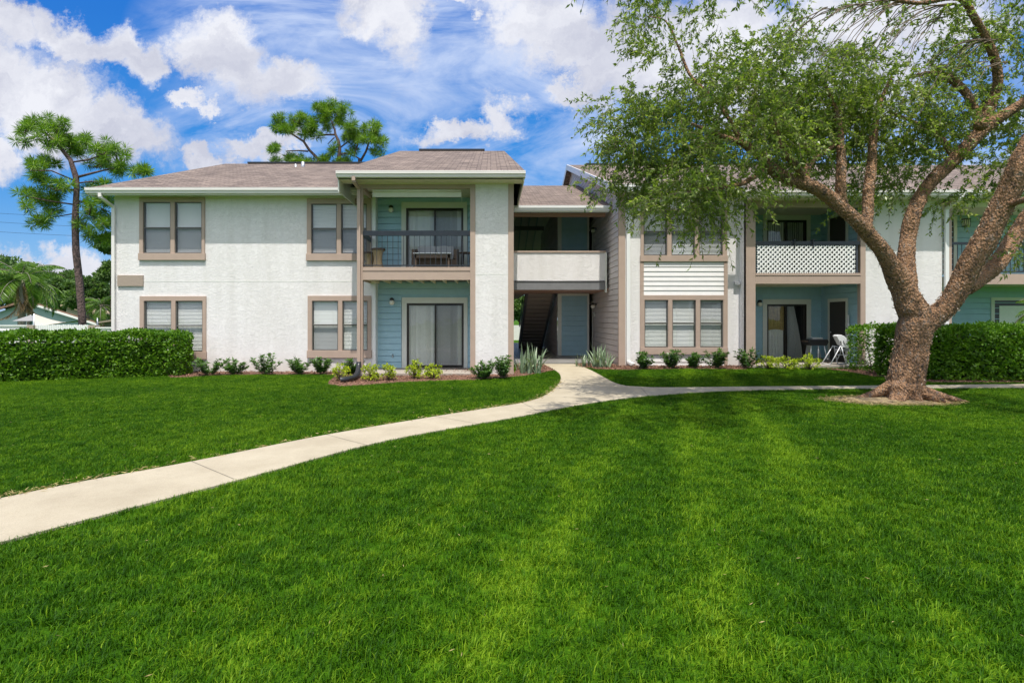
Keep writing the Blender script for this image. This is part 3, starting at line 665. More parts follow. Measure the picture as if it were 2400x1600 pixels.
H.append(win_px(LB, YM, (722, 870, 693, 838), [(732, 793), (803, 862)], 705, 821, 761, 821, [(78, 1), (50, 0)], 'lower two-light window beside the balcony post'))
b = MB(); wall_holes(b, X0, X1, -.05, EZ - .1, YM, H)
b.quad((X0, YM, -.05), (X0, YM, EZ - .1), (X0, YM + 17, EZ - .1), (X0, YM + 17, -.05))
# gable triangle on the left end
b.add([(X0, YM, EZ - .1), (X0, 25.75, 8.75), (X0, YM + 17, EZ - .1)], [(0, 1, 2)])
b.quad((X0, YM + 17, -.05), (X0, YM + 17, EZ), (XW(1204, YP), YM + 17, EZ), (XW(1204, YP), YM + 17, -.05))
b.build('stucco_wall', M['stucco'], LB)
b = MB(); b.box(X0 + .03, X1 - .02, YM - .004, YM + .0, ZW(660, YM), ZW(659, YM)); b.build('expansion_joint', M['cream'], LB)
b = MB(); b.box(XW(277, YM), XW(337, YM), YM - .05, YM + .0, ZW(671, YM), ZW(645, YM)); b.build('band_block', M['tan_stucco'], LB, bevel=.006)
b = MB(); b.box(XW(873, YM), XW(880.5, YM), YM - .02, YR, .05, EZ - .12); b.build('corner_board', M['white'], LB)
# recess walls (balcony and patio)
XA, XB = XW(880.5, YM), XW(1204, YP) - .02
FL_Z = ZW(626, YP); SLB = ZW(874, YP)
H2 = []
H2.append(slider(LB, YR, (XW(941, YR), XW(1095, YR)), (XW(952, YR), XW(1086, YR)), FL_Z + .02, ZW(488, YR), ZW(474, YR), 'vertical', 'upper sliding door onto the balcony'))
H2.append(slider(LB, YR, (XW(942, YR), XW(1096, YR)), (XW(953.5, YR), XW(1087, YR)), ZW(863, YR), ZW(710.5, YR), ZW(697, YR), 'vertical', 'lower sliding door onto the patio'))
bb = MB()
for (z0, z1, (a, c, d, e)) in ((FL_Z, EZ - .1, H2[0]), (SLB, ZW(650, YP), H2[1])):
    lap_front(bb, XA, XW(941, YR), z0, z1, YR, .195); lap_front(bb, XW(1095.5, YR), XB, z0, z1, YR, .195)
    lap_front(bb, XW(941, YR), XW(1095.5, YR), z0 + .195 * math.ceil((e + .17 - z0) / .195) - .0, z1, YR, .195)
    zt = z0 + .195 * math.ceil((e + .17 - z0) / .195); 
    bb.quad((XW(941, YR), YR - .002, e + .1), (XW(1095.5, YR), YR - .002, e + .1), (XW(1095.5, YR), YR - .002, zt), (XW(941, YR), YR - .002, zt))
bb.build('blue_siding', M['blue'], LB)
# pillar
PX0, PX1, PX2, PX3 = [XW(p, YP) for p in (1102, 1114, 1191, 1204)]
EZ2 = ZW(418, 15.4)
b = MB(); b.box(PX1 - .05, PX2 + .05, YP, YR + .3, -.05, EZ2); b.box(PX0 + .03, PX1, YP + .02, YR, -.05, EZ2); b.box(PX2, PX3 - .015, YP + .02, 30, -.05, EZ2)
b.build('stucco_pillar', M['stucco'], LB)
b = MB()
for a, c in ((PX0, PX1), (PX2, PX3)): b.box(a, c, YP - .025, YP + .12, -.02, EZ2)
b.build('pillar_trim', M['tan'], LB, bevel=.004)
b = MB(); b.box(PX1, PX2, YP - .003, YP, ZW(643.5, YP), ZW(642.5, YP)); b.build('pillar_joint', M['cream'], LB)
# balcony
POX0, POX1 = XW(839, YP), XW(850, YP)
b = MB(); b.box(POX0, POX1, YP, YP + .14, SLB - .12, EZ2); b.build('balcony_post', M['tan'], LB, bevel=.005)
b = MB(); b.box(POX1, PX0, YP + .01, YP + .11, ZW(441, YP), EZ2); b.box(POX0 + .02, POX0 + .12, YP + .14, YR, ZW(441, YP), EZ2); b.build('header_beam', M['tan'], LB)
b = MB(); b.box(POX1, PX0, YP, YP + .05, ZW(656, YP), ZW(636, YP)); b.box(POX1 - .0, PX0, YP - .012, YP + .06, ZW(635, YP), ZW(626, YP)); b.box(POX0 + .02, POX0 + .07, YP + .14, YM, ZW(656, YP), ZW(626, YP))
b.build('balcony_fascia', M['tan'], LB, bevel=.004)
b = MB(); b.box(POX0 + .07, XB - .6, YP + .05, YR, FL_Z - .06, FL_Z - .002); b.build('balcony_floor', M['passfloor'], LB)
b = MB(); zb = ZW(656, YP); b.box(POX0 + .07, PX0, YP + .05, YR - .02, zb + .1, zb + .12)
for i in range(9):
    x = POX1 + .1 + i * .36; b.box(x, x + .04, YP + .05, YR - .02, zb + .005, zb + .1)
b.build('balcony_joists', M['soffit'], LB)
b = MB(); b.box(POX0, PX3, YP - .05, YR, EZ2 - .02, EZ2 + .0); b.build('balcony_ceiling', M['soffit'], LB)
# railing
zt, z2, zbm = ZW(540, YP), ZW(552, YP), ZW(621.5, YP)
b = MB(); b.box(POX1, PX0, YP + .03, YP + .075, z2, zt); b.box(POX0 + .05, POX0 + .09, YP + .14, YM, z2, zt)
rail = b.build('balcony_railing', M['slate'], LB, bevel=.004)
b = MB(); b.box(POX1, PX0, YP + .045, YP + .075, zbm - .015, zbm + .015); b.box(POX0 + .05, POX0 + .08, YP + .14, YM, zbm - .015, zbm + .015); b.build('bottom_rail', M['iron'], rail)
n = 20
for i in range(n):
    x = POX1 + (PX0 - POX1) * (i + .55) / n; w2 = .012 if i in (8, 14) else .007
    b = MB(); b.box(x - w2, x + w2, YP + .052, YP + .052 + 2 * w2, zbm - (.1 if w2 > .01 else 0), z2); b.build('baluster', M['iron'], rail)
for i in range(10):
    y = YP + .2 + i * .12
    b = MB(); b.box(POX0 + .06, POX0 + .074, y, y + .014, zbm, z2); b.build('baluster', M['iron'], rail)
# roller shade rolled up under the header
b = MB(); b.tube([(XW(873, 16.15), 16.17, ZW(446, 16.15)), (XW(1080, 16.15), 16.17, ZW(446, 16.15))], .05, 12); b.box(XW(872, 16.15), XW(1081, 16.15), 16.2, 16.206, ZW(459, 16.15), ZW(442, 16.15)); b.box(XW(872, 16.15), XW(1081, 16.15), 16.19, 16.215, ZW(461, 16.15), ZW(459, 16.15))
rs = b.build('roller_shade', M['roller'], LB)
b = MB(); b.tube([(XW(1080, 16.15), 16.2, ZW(460, 16.15)), (XW(1082, 16.15), 16.2, ZW(462, 16.15)), (XW(1082.5, 16.15), 16.2, ZW(472, 16.15))], .008, 6); b.build('pull_cord', M['white'], rs)
globe_lamp(LB, XW(918, YR), YR - .016, ZW(493, YR)); globe_lamp(LB, XW(920, YR), YR - .016, ZW(708, YR))
b = MB(); b.lathe([(.03, 0), (.03, .02), (.012, .025), (.012, .07)], (XW(921, YR), YR - .016, ZW(833, YR)), 12, 'y'); b.lathe([(.03, -.01), (.03, .0)], (XW(921, YR), YR - .07, ZW(829, YR)), 12); b.tube([(XW(921, YR), YR - .07, ZW(833, YR)), (XW(921, YR), YR - .09, ZW(838, YR))], .012, 8); b.build('garden_tap', M['metal'], LB)
# patio slab
b = MB(); b.box(POX0 - .1, PX0 + .02, YP - .06, YR, -.06, SLB); b.build('patio_slab', M['concrete'], LB, bevel=.01)
# roofs
RX0 = XW(200, 16.85)
roof_slab(LB, [(RX0, 16.9, EZ), (XW(1204, YP), 16.9, EZ), (XW(1204, YP), 25.75, EZ + .364 * 8.85), (RX0, 25.75, EZ + .364 * 8.85)], label='long shingled roof above the two-light windows')
roof_slab(LB, [(RX0, 25.75, EZ + .364 * 8.85), (XW(1204, YP), 25.75, EZ + .364 * 8.85), (XW(1204, YP), 35, EZ), (RX0, 35, EZ)])
b = MB(); zr = EZ + .364 * 8.85; b.box(XW(583, 25.75), XW(985, 25.75), 25.6, 25.9, zr - .02, zr + .05); b.build('ridge_vent', M['black'], LB)
gutter(LB, RX0, XW(838, 16.85), 16.8, EZ, EZ - .17, 16.95, 'long gutter along the main roof')
b = MB(); b.quad((RX0 + .02, 16.93, EZ - .16), (X1 + .3, 16.93, EZ - .16), (X1 + .3, YM, EZ - .12), (RX0 + .02, YM, EZ - .12)); b.box(RX0, RX0 + .03, 16.9, 17.5, EZ - .2, EZ - .0); b.build('soffit', M['soffit'], LB)
# central roof over the balcony and pillar
CZ = ZW(400, 15.4); CR = 24.4; CZR = CZ + .364 * 9
cx0, cx1, rx0, rx1 = XW(787, 15.4), XW(1232, 15.4), XW(937, CR), XW(1182, CR)
b = MB()
b.add([(cx0, 15.45, CZ), (cx1, 15.45, CZ), (rx1, CR, CZR), (rx0, CR, CZR), (cx0, 33, CZ), (cx1, 33, CZ), (cx0, 15.45, CZ - .08), (cx1, 15.45, CZ - .08), (cx0, 33, CZ - .08), (cx1, 33, CZ - .08)],
      [(0, 1, 2, 3), (1, 5, 2), (3, 2, 5, 4), (0, 3, 4), (0, 6, 7, 1), (1, 7, 9, 5), (0, 4, 8, 6)])
b.build('roof', M['shingle'], LB, 'shingled roof raised over the balcony and pillar')
b = MB(); b.box(XW(983, CR), XW(1136, CR), CR - .15, CR + .15, CZR - .02, CZR + .05); b.build('ridge_vent', M['black'], LB)
gutter(LB, cx0, cx1, 15.38, CZ, CZ - .17, 15.52, 'gutter above the balcony')
b = MB(); b.box(cx0 + .03, cx1 - .03, 15.51, YP + .02, EZ2, EZ2 + .03); b.box(cx1 - .06, cx1 - .03, 15.5, 24, EZ2 - .06, CZ - .03); b.build('soffit', M['soffit'], LB)
b = MB(); b.box(cx0 + .02, cx0 + .05, 15.55, YM + 1, CZ - .55, CZ - .0); b.build('roof_side_board', M['cream'], LB)
for (px, yb, yt, r) in ((693, 400, 388, .045), (710, 393, 383, .07)):
    Yv = 24.2; Z = lambda q: ZW(q, Yv); b = MB(); b.tube([(XW(px, Yv), Yv, Z(yb) - .15), (XW(px, Yv), Yv, Z(yt) + .06)], r, 12); b.build('vent_pipe', M['metal'], LB)
# downspouts
downspout(LB, [(XW(233, 16.85), 16.87, EZ - .15), (XW(234, 16.85), 16.87, EZ - .28), (XW(269, YM), YM - .06, ZW(486, YM)), (XW(269, YM), YM - .06, .12)])
dx = XW(833, YP - .1)
downspout(LB, [(XW(829, 15.45), 15.45, EZ2 + .08), (XW(829, 15.45), 15.45, EZ2 - .06), (XW(842, YP), YP - .05, ZW(443, YP)), (XW(842, YP), YP - .05, ZW(848, YP))], .1, .07, M['tan'])
pts = []
P0 = Vector((XW(842, YP), YP - .06, ZW(847, YP)))
g0 = GP(797, 898); P3 = Vector((g0[0], g0[1], .09)); P1 = P0 + Vector((0, -.02, -.42)); P2 = P3 + Vector((.42, .1, .02))
for i in range(61):
    t = i / 60; pts.append(P0 * (1 - t) ** 3 + P1 * 3 * t * (1 - t) ** 2 + P2 * 3 * t * t * (1 - t) + P3 * t ** 3)
b = MB(); b.tube(pts, [.075 if i % 2 else .062 for i in range(61)], 14, cap=False); b.build('drain_pipe', M['pipe'], LB)

# ================================================================== BREEZEWAY
BW = thing('breezeway', 'covered passage with white parapet, stairs and blue closet between the two apartment buildings', 'breezeway', (2.4, 20, .12))
YB = 18.1; XS = XW(1451, YB)                     # side wall of the right building
FZ = GH(2, 19) + .075; bx0, bx1 = PX3, XS - .02
YW = 19.5
b = MB(); b.box(bx0 - .3, XS + .3, YF_PASS, 34, FZ - .3, FZ); b.build('floor_slab', M['passfloor'], BW, bevel=.008)
b = MB(); b.box(bx0, XW(1418.5, YW), YW, YW + .16, ZW(658, YW), ZW(592, YW)); b.build('parapet', M['stucco'], BW)
b = MB(); b.box(bx0, XW(1419.5, YW), YW - .03, YW + .2, ZW(592, YW), ZW(588, YW)); b.build('parapet_cap', M['tan'], BW, bevel=.004)
b = MB(); b.box(bx0, XW(1417, YW), YW - .03, YW + .16, ZW(679, YW), ZW(660, YW)); b.tube([(bx0, YW - .03, ZW(659, YW)), (XW(1417, YW), YW - .03, ZW(659, YW))], .025, 8); b.build('fascia_beam', M['darkbeam'], BW)
b = MB(); b.box(XW(1418.5, YW), XW(1422, YW), YW - .03, YW + .18, ZW(685, YW), ZW(592, YW)); b.build('end_trim', M['cream'], BW)
cz = ZW(679, YW) - .0; b = MB(); b.box(bx0, XS, YW + .16, 22.4, cz, cz + .05); b.box(XW(1307, 22.5), XS, 22.4, 28, cz, cz + .05); b.box(bx0, bx0 + .75, 22.4, 28, cz, cz + .05)
b.build('walkway_ceiling', M['brown'], BW)
b = MB(); zf = ZW(640, YW); b.box(bx0, XS, YW + .16, 22.4, zf - .1, zf); b.box(XW(1307, 22.5), XS, 22.4, 28, zf - .1, zf); b.box(bx0, XS, 28, 30, zf - .1, zf); b.build('walkway_floor', M['passfloor'], BW)
GZP = ZW(482, 19.0)
gutter(BW, bx0 - .02, XW(1429, 19.0), 18.96, GZP, GZP - .17, 19.1, 'gutter of the low passage roof', M['white'])
b = MB(); b.box(bx0, XW(1418, YW), YW - .05, YW + .06, ZW(508, YW), GZP - .16); b.build('header_beam', M['brown'], BW)
PR = 26.4; PZ = GZP + .3333 * (PR - 19.0)
b = MB(); b.quad((bx0 - .1, 19.02, GZP), (XS, 19.02, GZP), (XS, PR, PZ), (bx0 - .1, PR, PZ)); b.quad((XS, PR + 7.6, GZP), (bx0 - .1, PR + 7.6, GZP), (bx0 - .1, PR, PZ), (XS, PR, PZ)); b.build('roof', M['shingle'], BW)
b = MB(); e = .03
b.quad((bx0, 19.1, GZP - e), (bx0, PR, PZ - e), (XS, PR, PZ - e), (XS, 19.1, GZP - e)); b.quad((bx0, PR, PZ - e), (bx0, PR + 7.5, GZP - e), (XS, PR + 7.5, GZP - e), (XS, PR, PZ - e)); b.build('roof_deck', M['siding_brown'], BW)
for i in range(7):
    x = bx0 + .12 + i * .42
    b = MB()
    if x < XW(1300, 22.5): b.bar((x, PR, PZ - .1), (x + .0, PR + 7.4, GZP - .1), .05, .13)
    b.bar((x, 19.2, GZP - .1), (x, PR, PZ - .1), .05, .13); b.build('rafter', M['darkbeam'], BW)
b = MB(); b.box(bx0, XW(1300, 22.5), 27.0, 27.1, ZW(540, 27), ZW(530, 27)); b.build('tie_beam', M['darkbeam'], BW)
# closet (two storeys)
YC = 22.5; kx0, kx1 = XW(1307, YC), XW(1380.5, YC)
b = MB(); lap_front(b, XW(1316, YC), XW(1376, YC), FZ, cz, YC, .2); b.build('closet_front', M['blue'], BW)
b = MB(); lap_front(b, XW(1316, YC), XW(1376, YC), zf, ZW(480, YC), YC, .2); b.build('closet_front', M['blue'], BW)
b = MB()
for z0, z1 in ((FZ, cz), (zf, ZW(480, YC))):
    b.box(kx0, XW(1316, YC), YC - .03, YC + .05, z0, z1 - .09); b.box(XW(1376, YC), kx1, YC - .03, YC + .05, z0, z1 - .09); b.box(kx0, kx1, YC - .032, YC + .05, z1 - .09, z1)
b.build('closet_trim', M['cream'], BW)
b = MB(); lap_side(b, kx0, YC + .05, 30, FZ, cz, -1, .2); lap_side(b, kx0, YC + .05, 30, zf, ZW(480, YC), -1, .2); b.quad((kx1, YC, FZ), (kx1, 30, FZ), (kx1, 30, 7), (kx1, YC, 7)); b.build('closet_side', M['siding_grey'], BW)
# stair flight rising towards the camera
sx0, sx1 = XW(1239, 22.2), XW(1297, 22.2)
ya, za, yb_, zb_ = 22.3, cz + .15, 28.2, FZ
b = MB(); nst = 16
for i in range(nst):
    t0 = i / nst; t1 = (i + 1) / nst
    y0, y1 = ya + (yb_ - ya) * t0, ya + (yb_ - ya) * t1; z0, z1 = za + (zb_ - za) * t0, za + (zb_ - za) * t1
    b.quad((sx0, y0 - .02, z0 - .03), (sx1, y0 - .02, z0 - .03), (sx1, y1, z1), (sx0, y1, z1)); b.quad((sx0, y1, z1), (sx1, y1, z1), (sx1, y1 - .02, z1 - .03), (sx0, y1 - .02, z1 - .03))
b.build('stair_soffit', M['siding_brown'], BW)
b = MB()
for x in (sx0 - .09, sx1 + .0):
    b.prism([(x, ya, za - .12), (x, yb_, zb_ - .1), (x, yb_ + .2, zb_ + .0), (x, yb_ + .2, zb_ + .35), (x, ya, za + .35)], (.09, 0, 0))
b.build('stair_stringer', M['darkbeam'], BW)
b = MB()
for i in range(14):
    t = (i + .5) / 14; y = ya + (yb_ - ya) * t; z = za + (zb_ - za) * t + .12; b.box(sx0, sx1, y - .2, y + .2, z, z + .05)
b.build('stair_treads', M['passfloor'], BW)
b = MB(); b.tube([(sx0 - .05, ya, za + 1.1), (sx0 - .05, yb_, zb_ + 1.1)], .025, 8); b.build('handrail', M['black'], BW)

# ================================================================== RIGHT BUILDING
RB = thing('apartment_building', 'white stucco apartment building with three-light bay windows and lattice balcony, right of the breezeway', 'building', (10, 20, .12))
BZ = ZW(433, 17.55); YG = 17.55
H = []
H.append(win_px(RB, YB, (1501, 1703, 490, 613), [(1508, 1563), (1573, 1628), (1638, 1693)], 494, 597, 543, 599, [(60, 1), (48, 0), (40, 0)], 'upper three-light window partly behind the tree foliage'))
H.append(win_px(RB, YB, (1501, 1703, 692, 830), [(1510, 1565), (1575, 1630), (1640, 1694)], 703, 813, 757, 814, [(50, 0), (56, 0), (40, 0)], 'lower three-light window above the shrubs'))
P17 = 17.6; SX = XW(1733, YB)
H_SID = (XW(1508, YB), XW(1696, YB), ZW(692, YB), ZW(613, YB))
b = MB(); wall_holes(b, XW(1465, YB), SX, 0, BZ - .1, YB, H)
# end wall return towards the balcony pier, side of the pier
b.quad((SX, YB, 0), (SX, P17 + .02, 0), (SX, P17 + .02, BZ - .1), (SX, YB, BZ - .1))
b.build('stucco_wall', M['stucco'], RB)
b = MB()
b.box(XS - .022, XW(1465, YB), YB - .03, YB + .06, 0.02, BZ - .12); b.build('corner_board', M['tan'], RB, bevel=.004); b = MB()
b.box(XW(1501, YB) - .02, XW(1508, YB), YB - .043, YB, .08, ZW(613, YB) - .0); b.build('window_trim', M['tan'], RB, bevel=.004); b = MB(); b.box(XW(1696, YB), XW(1703, YB) + .02, YB - .043, YB, .08, ZW(613, YB))
b.build('window_trim', M['tan'], RB, bevel=.004)
b = MB(); lap_front(b, XW(1508, YB), XW(1696, YB), ZW(692, YB) + .005, ZW(614, YB), YB - .002, (ZW(614, YB) - ZW(692, YB)) / 7.0, .022); b.build('white_siding', M['siding_white'], RB)
b = MB(); lap_front(b, XW(1508, YB), XW(1696, YB), .08, ZW(831, YB), YB - .002, .19, .022); b.build('white_siding', M['siding_white'], RB)
# side wall with gable facing the breezeway
RXL = XW(1440, YG); RRY = 28.3; RRZ = BZ + .336 * (RRY - YG)
rl = lambda y: (BZ - .1 + .336 * (y - YG)) if y < RRY else (RRZ - .1 - .336 * (y - RRY))
b = MB(); lap_side(b, XS, YB - .025, 30, 0.02, RRZ, -1, .19, .018, ztop=rl); b.build('side_siding', M['siding_grey'], RB)
roof_slab(RB, [(RXL, YG, BZ), (XW(1745, YG), YG, BZ), (XW(1745, YG), RRY, RRZ), (RXL, RRY, RRZ)], label='front roof slope above the three-light windows')
roof_slab(RB, [(RXL, RRY, RRZ), (26, RRY, RRZ), (26, 39, BZ), (RXL, 39, BZ)])
BZ2 = ZW(445, 17.0)
roof_slab(RB, [(XW(1745, YG), 17.05, BZ2), (26, 17.05, BZ2), (26, RRY, RRZ), (XW(1745, YG), RRY, RRZ)], label='front roof slope above the lattice balcony')
b = MB(); b.box(XW(1372, RRY), 20, RRY - .12, RRY + .12, RRZ - .02, RRZ + .06); b.build('ridge_vent', M['black'], RB)
b = MB()
RXo, RXL = RXL, RXL - .045
b.add([(RXL, YG - .02, BZ + .02), (RXL, RRY, RRZ + .02), (RXL, RRY, RRZ - .26), (RXL, YG - .02, BZ - .24), (RXL + .04, YG - .02, BZ + .02), (RXL + .04, RRY, RRZ + .02), (RXL + .04, RRY, RRZ - .26), (RXL + .04, YG - .02, BZ - .24)],
      [(0, 3, 2, 1), (0, 1, 5, 4), (4, 5, 6, 7), (3, 7, 6, 2), (0, 4, 7, 3)])
b.add([(RXL, RRY, RRZ + .02), (RXL, 39, BZ + .02), (RXL, 39, BZ - .24), (RXL, RRY, RRZ - .26)], [(0, 1, 2, 3)])
RXL = RXo
b.quad((RXL + .0, YG, BZ - .2), (RXL + .0, RRY, RRZ - .22), (XS, RRY, RRZ - .22), (XS, YG, BZ - .2)); b.build('rake_board', M['white'], RB)
gutter(RB, RXL - .0, XW(1745, YG), YG - .05, BZ + .01, BZ - .17, YG + .1, 'gutter above the three-light windows', M['white'])
gutter(RB, XW(1745, 17.0), 26, 16.98, BZ2 + .01, BZ2 - .17, 17.12, 'gutter above the lattice balcony', M['gutter'])
b = MB(); b.box(RXL + .05, XW(1745, YG), YG + .12, YB, BZ - .2, BZ - .17); b.box(XW(1745, YG), 26, 17.14, P17 + .05, BZ2 - .2, BZ2 - .17); b.build('soffit', M['soffit'], RB)
downspout(RB, [(XW(1483, YG), YG + .02, BZ - .14), (XW(1483, YG), YG + .02, BZ - .22), (XW(1471.5, YB), YB - .05, ZW(476, YB)), (XW(1471.5, YB), YB - .05, .28), (XW(1477, YB) + .05, YB - .22, .2)], .12, .08, M['white'])
b = MB(); b.box(XW(1719, YB), XW(1731, YB), YB - .12, YB, ZW(668, YB), ZW(662, YB)); b.prism([(XW(1719, YB), YB, ZW(660, YB)), (XW(1719, YB), YB - .12, ZW(662, YB)), (XW(1719, YB), YB, ZW(662, YB))], (XW(1731, YB) - XW(1719, YB), 0, 0)); b.build('wall_vent', M['metal'], RB)
# door, lamps and bell on the side wall inside the breezeway
for (z0, lz) in ((FZ, ZW(717, 21.9)), (zf, ZW(540, 21.9))):
    ydc, ydf = 22.75, 23.6
    b = MB(); b.box(XS - .045, XS - .02, ydc - .12, ydc, z0, z0 + 2.08); b.box(XS - .045, XS - .02, ydf, ydf + .12, z0, z0 + 2.08); b.box(XS - .047, XS - .02, ydc - .12, ydf + .12, z0 + 2.08, z0 + 2.2)
    dd = b.build('entry_door', M['cream'], RB); b = MB(); b.box(XS - .035, XS - .015, ydc, ydf, z0 + .01, z0 + 2.08); b.build('door_leaf', M['door'], dd)
    b = MB(); b.box(XS - .05, XS - .018, 22.25, 22.35, lz - .42, lz - .25); b.build('door_bell', M['cream'], RB)
    b = MB(); b.lathe([(.05, 0), (.05, .03)], (XS - .05, 21.9, lz + .06), 14, 'x'); b.box(XS - .17, XS - .02, 21.88, 21.92, lz + .08, lz + .11); b.lathe([(.03, .05), (.065, .06), (.07, .09), (.02, .13)], (XS - .15, 21.9, lz), 14)
    l = b.build('wall_lamp', M['black'], RB); b = MB(); b.lathe([(max(.005, .085 * math.sin(math.pi * i / 10)), -.085 * math.cos(math.pi * i / 10)) for i in range(10)], (XS - .15, 21.9, lz - .02), 16); b.build('globe', M['globe'], l)
# lattice balcony
YQ = 20.0
qx0, qx1 = XW(1771, P17), XW(2017, P17)
b = MB(); zt_ = BZ2 - .2
b.box(XW(1749, P17), qx0, P17, P17 + .16, .02, zt_); b.box(qx1, XW(2029, P17), P17, P17 + .16, .02, zt_); b.box(qx0, qx1, P17 + .02, P17 + .12, zt_ - .22, zt_)
b.build('balcony_post', M['tan'], RB, bevel=.005)
b = MB(); b.box(SX, XW(1749, P17), P17 + .03, P17 + .2, 0, zt_); b.build('stucco_pier', M['stucco'], RB)
b = MB(); b.quad((XW(2029, P17) - .02, P17 + .05, 0), (XW(2211, P17), P17 + .05, 0), (XW(2211, P17), P17 + .05, zt_), (XW(2029, P17) - .02, P17 + .05, zt_)); b.build('stucco_wall', M['stucco'], RB)
b = MB(); b.box(XW(2029, P17) + .1, XW(2211, P17), P17 + .3, YQ + .2, 0, zt_); b.build('recess_wall', M['stucco'], RB)
FR = ZW(640, P17); SR = GH(9, 17.6) + .09
b = MB(); b.box(qx0, qx1, P17 - .012, P17 + .06, ZW(646, P17), FR); b.box(qx0, qx1, P17, P17 + .05, ZW(665, P17), ZW(647, P17)); b.build('balcony_fascia', M['tan'], RB, bevel=.004)
b = MB(); b.box(qx0, qx1 + .1, P17 + .05, YQ, FR - .05, FR - .002); b.build('balcony_floor', M['passfloor'], RB)
b = MB(); b.box(qx0, qx1 + .1, P17 + .06, YQ, ZW(665, P17) + .04, ZW(665, P17) + .07); b.build('patio_ceiling', M['soffit'], RB); b = MB(); b.box(qx0, qx1 + .1, P17 + .13, YQ, zt_ - .02, zt_); b.build('balcony_ceiling', M['soffit'], RB)
sw = XW(1925, YQ)                                        # side wall of the recess
S1 = slider(RB, YQ, (XW(1788, YQ), XW(1899, YQ)), (XW(1797, YQ), XW(1890, YQ)), FR + .02, ZW(516, YQ), ZW(503, YQ), 'vertical', 'upper sliding door behind the lattice balcony')
S2 = slider(RB, YQ, (XW(1787, YQ), XW(1900, YQ)), (XW(1797, YQ), XW(1890, YQ)), ZW(847, YQ), ZW(713, YQ), ZW(701, YQ), 'drape', 'lower sliding door with gathered curtains')
bb = MB(); qa = XW(1735, YQ)
for (z0, z1, S) in ((FR, zt_, S1), (SR, ZW(665, P17) + .08, S2)):
    tx0, tx1 = XW(1787.5, YQ), XW(1899.5, YQ); zz = z0 + .195 * math.ceil((S[3] + .17 - z0) / .195)
    lap_front(bb, qa, tx0, z0, z1, YQ, .195); lap_front(bb, tx1, sw, z0, z1, YQ, .195); lap_front(bb, tx0, tx1, zz, z1, YQ, .195)
    bb.quad((tx0, YQ - .002, S[3] + .1), (tx1, YQ - .002, S[3] + .1), (tx1, YQ - .002, zz), (tx0, YQ - .002, zz))
    lap_side(bb, sw, P17 + .16, YQ, z0, z1, -1, .195)
bb.build('blue_siding', M['blue'], RB)
for z0 in (SR, FR):
    y0, y1 = sw / (1985 - CX) * F, sw / (1947 - CX) * F; h = 2.05
    b = MB(); b.box(sw - .05, sw - .018, y0 - .1, y0, z0, z0 + h); b.box(sw - .05, sw - .018, y1, y1 + .1, z0, z0 + h); b.box(sw - .052, sw - .018, y0 - .1, y1 + .1, z0 + h, z0 + h + .11)
    d = b.build('storage_door', M['cream'], RB); b = MB(); b.box(sw - .036, sw - .01, y0, y1, z0 + .01, z0 + h); b.build('door_leaf', M['door'], d)
    b = MB(); b.lathe([(.02, 0), (.012, .01), (.012, .04), (.028, .05), (.028, .075), (.01, .08)], (sw - .12, y1 - .08, z0 + 1.0), 12, 'x'); b.build('knob', M['metal'], d)
b = MB(); b.tube([(sw - .08, y0 - .2, SR + .05), (sw - .08, y0 - .2, SR + 1.6)], .03, 10); b.build('conduit', M['white'], RB)
globe_lamp(RB, XW(1777, YQ), YQ - .016, ZW(712, YQ))
z1_, z2_ = ZW(565, P17), ZW(574, P17)
b = MB(); b.box(qx0, qx1, P17 + .02, P17 + .075, z2_, z1_); b.box(qx1 - .12, qx1 - .06, P17 + .03, P17 + .08, FR, z2_); rail = b.build('balcony_railing', M['slate'], RB, bevel=.004)
b = MB(); b.box(qx0, qx1, P17 + .04, P17 + .07, FR + .02, FR + .05)
for i in range(18): x = qx0 + .08 + i * (qx1 - qx0 - .1) / 18; b.box(x - .01, x + .01, P17 + .045, P17 + .065, FR, z2_)
b.build('balusters', M['iron'], rail)
lx0, lx1, lz0, lz1 = XW(1775, P17), XW(2004, P17), FR + .005, ZW(576, P17); s_ = .15; b = MB()
def clip_line(x0, z0, dx, dz):
    ts = [0, 50]
    for (o, d, lo, hi) in ((x0, dx, lx0, lx1), (z0, dz, lz0, lz1)):
        a, c = (lo - o) / d, (hi - o) / d; ts[0] = max(ts[0], min(a, c)); ts[1] = min(ts[1], max(a, c))
    return ts if ts[1] - ts[0] > .02 else None
k = -12
while k < 40:
    for sgn in (1, -1):
        x = lx0 + k * s_; z = lz0 if sgn > 0 else lz1
        ts = clip_line(x, z, 1, sgn)
        if ts:
            a = (x + ts[0], P17 + (.0 if sgn > 0 else .012), z + sgn * ts[0]); c = (x + ts[1], a[1], z + sgn * ts[1]); b.bar(a, c, .012, .043)
    k += 1
b.build('lattice_panel', M['white'], rail)
for px in (1861, 1905):
    x = XW(px, P17); b = MB(); b.box(x - .02, x + .02, P17 - .02, P17 + .1, z1_ + .005, z1_ + .04); b.box(x - .02, x + .02, P17 - .03, P17 - .012, z2_ - .1, z1_ + .04); b.box(x - .02, x + .1, P17 - .02, P17 + .02, z1_ + .04, z1_ + .055); b.build('rail_clamp', M['black'], rail)
b = MB(); b.box(qx0 - .15, 13.0, P17 - .12, YQ, -.05, SR); b.build('patio_slab', M['concrete'], RB, bevel=.01)
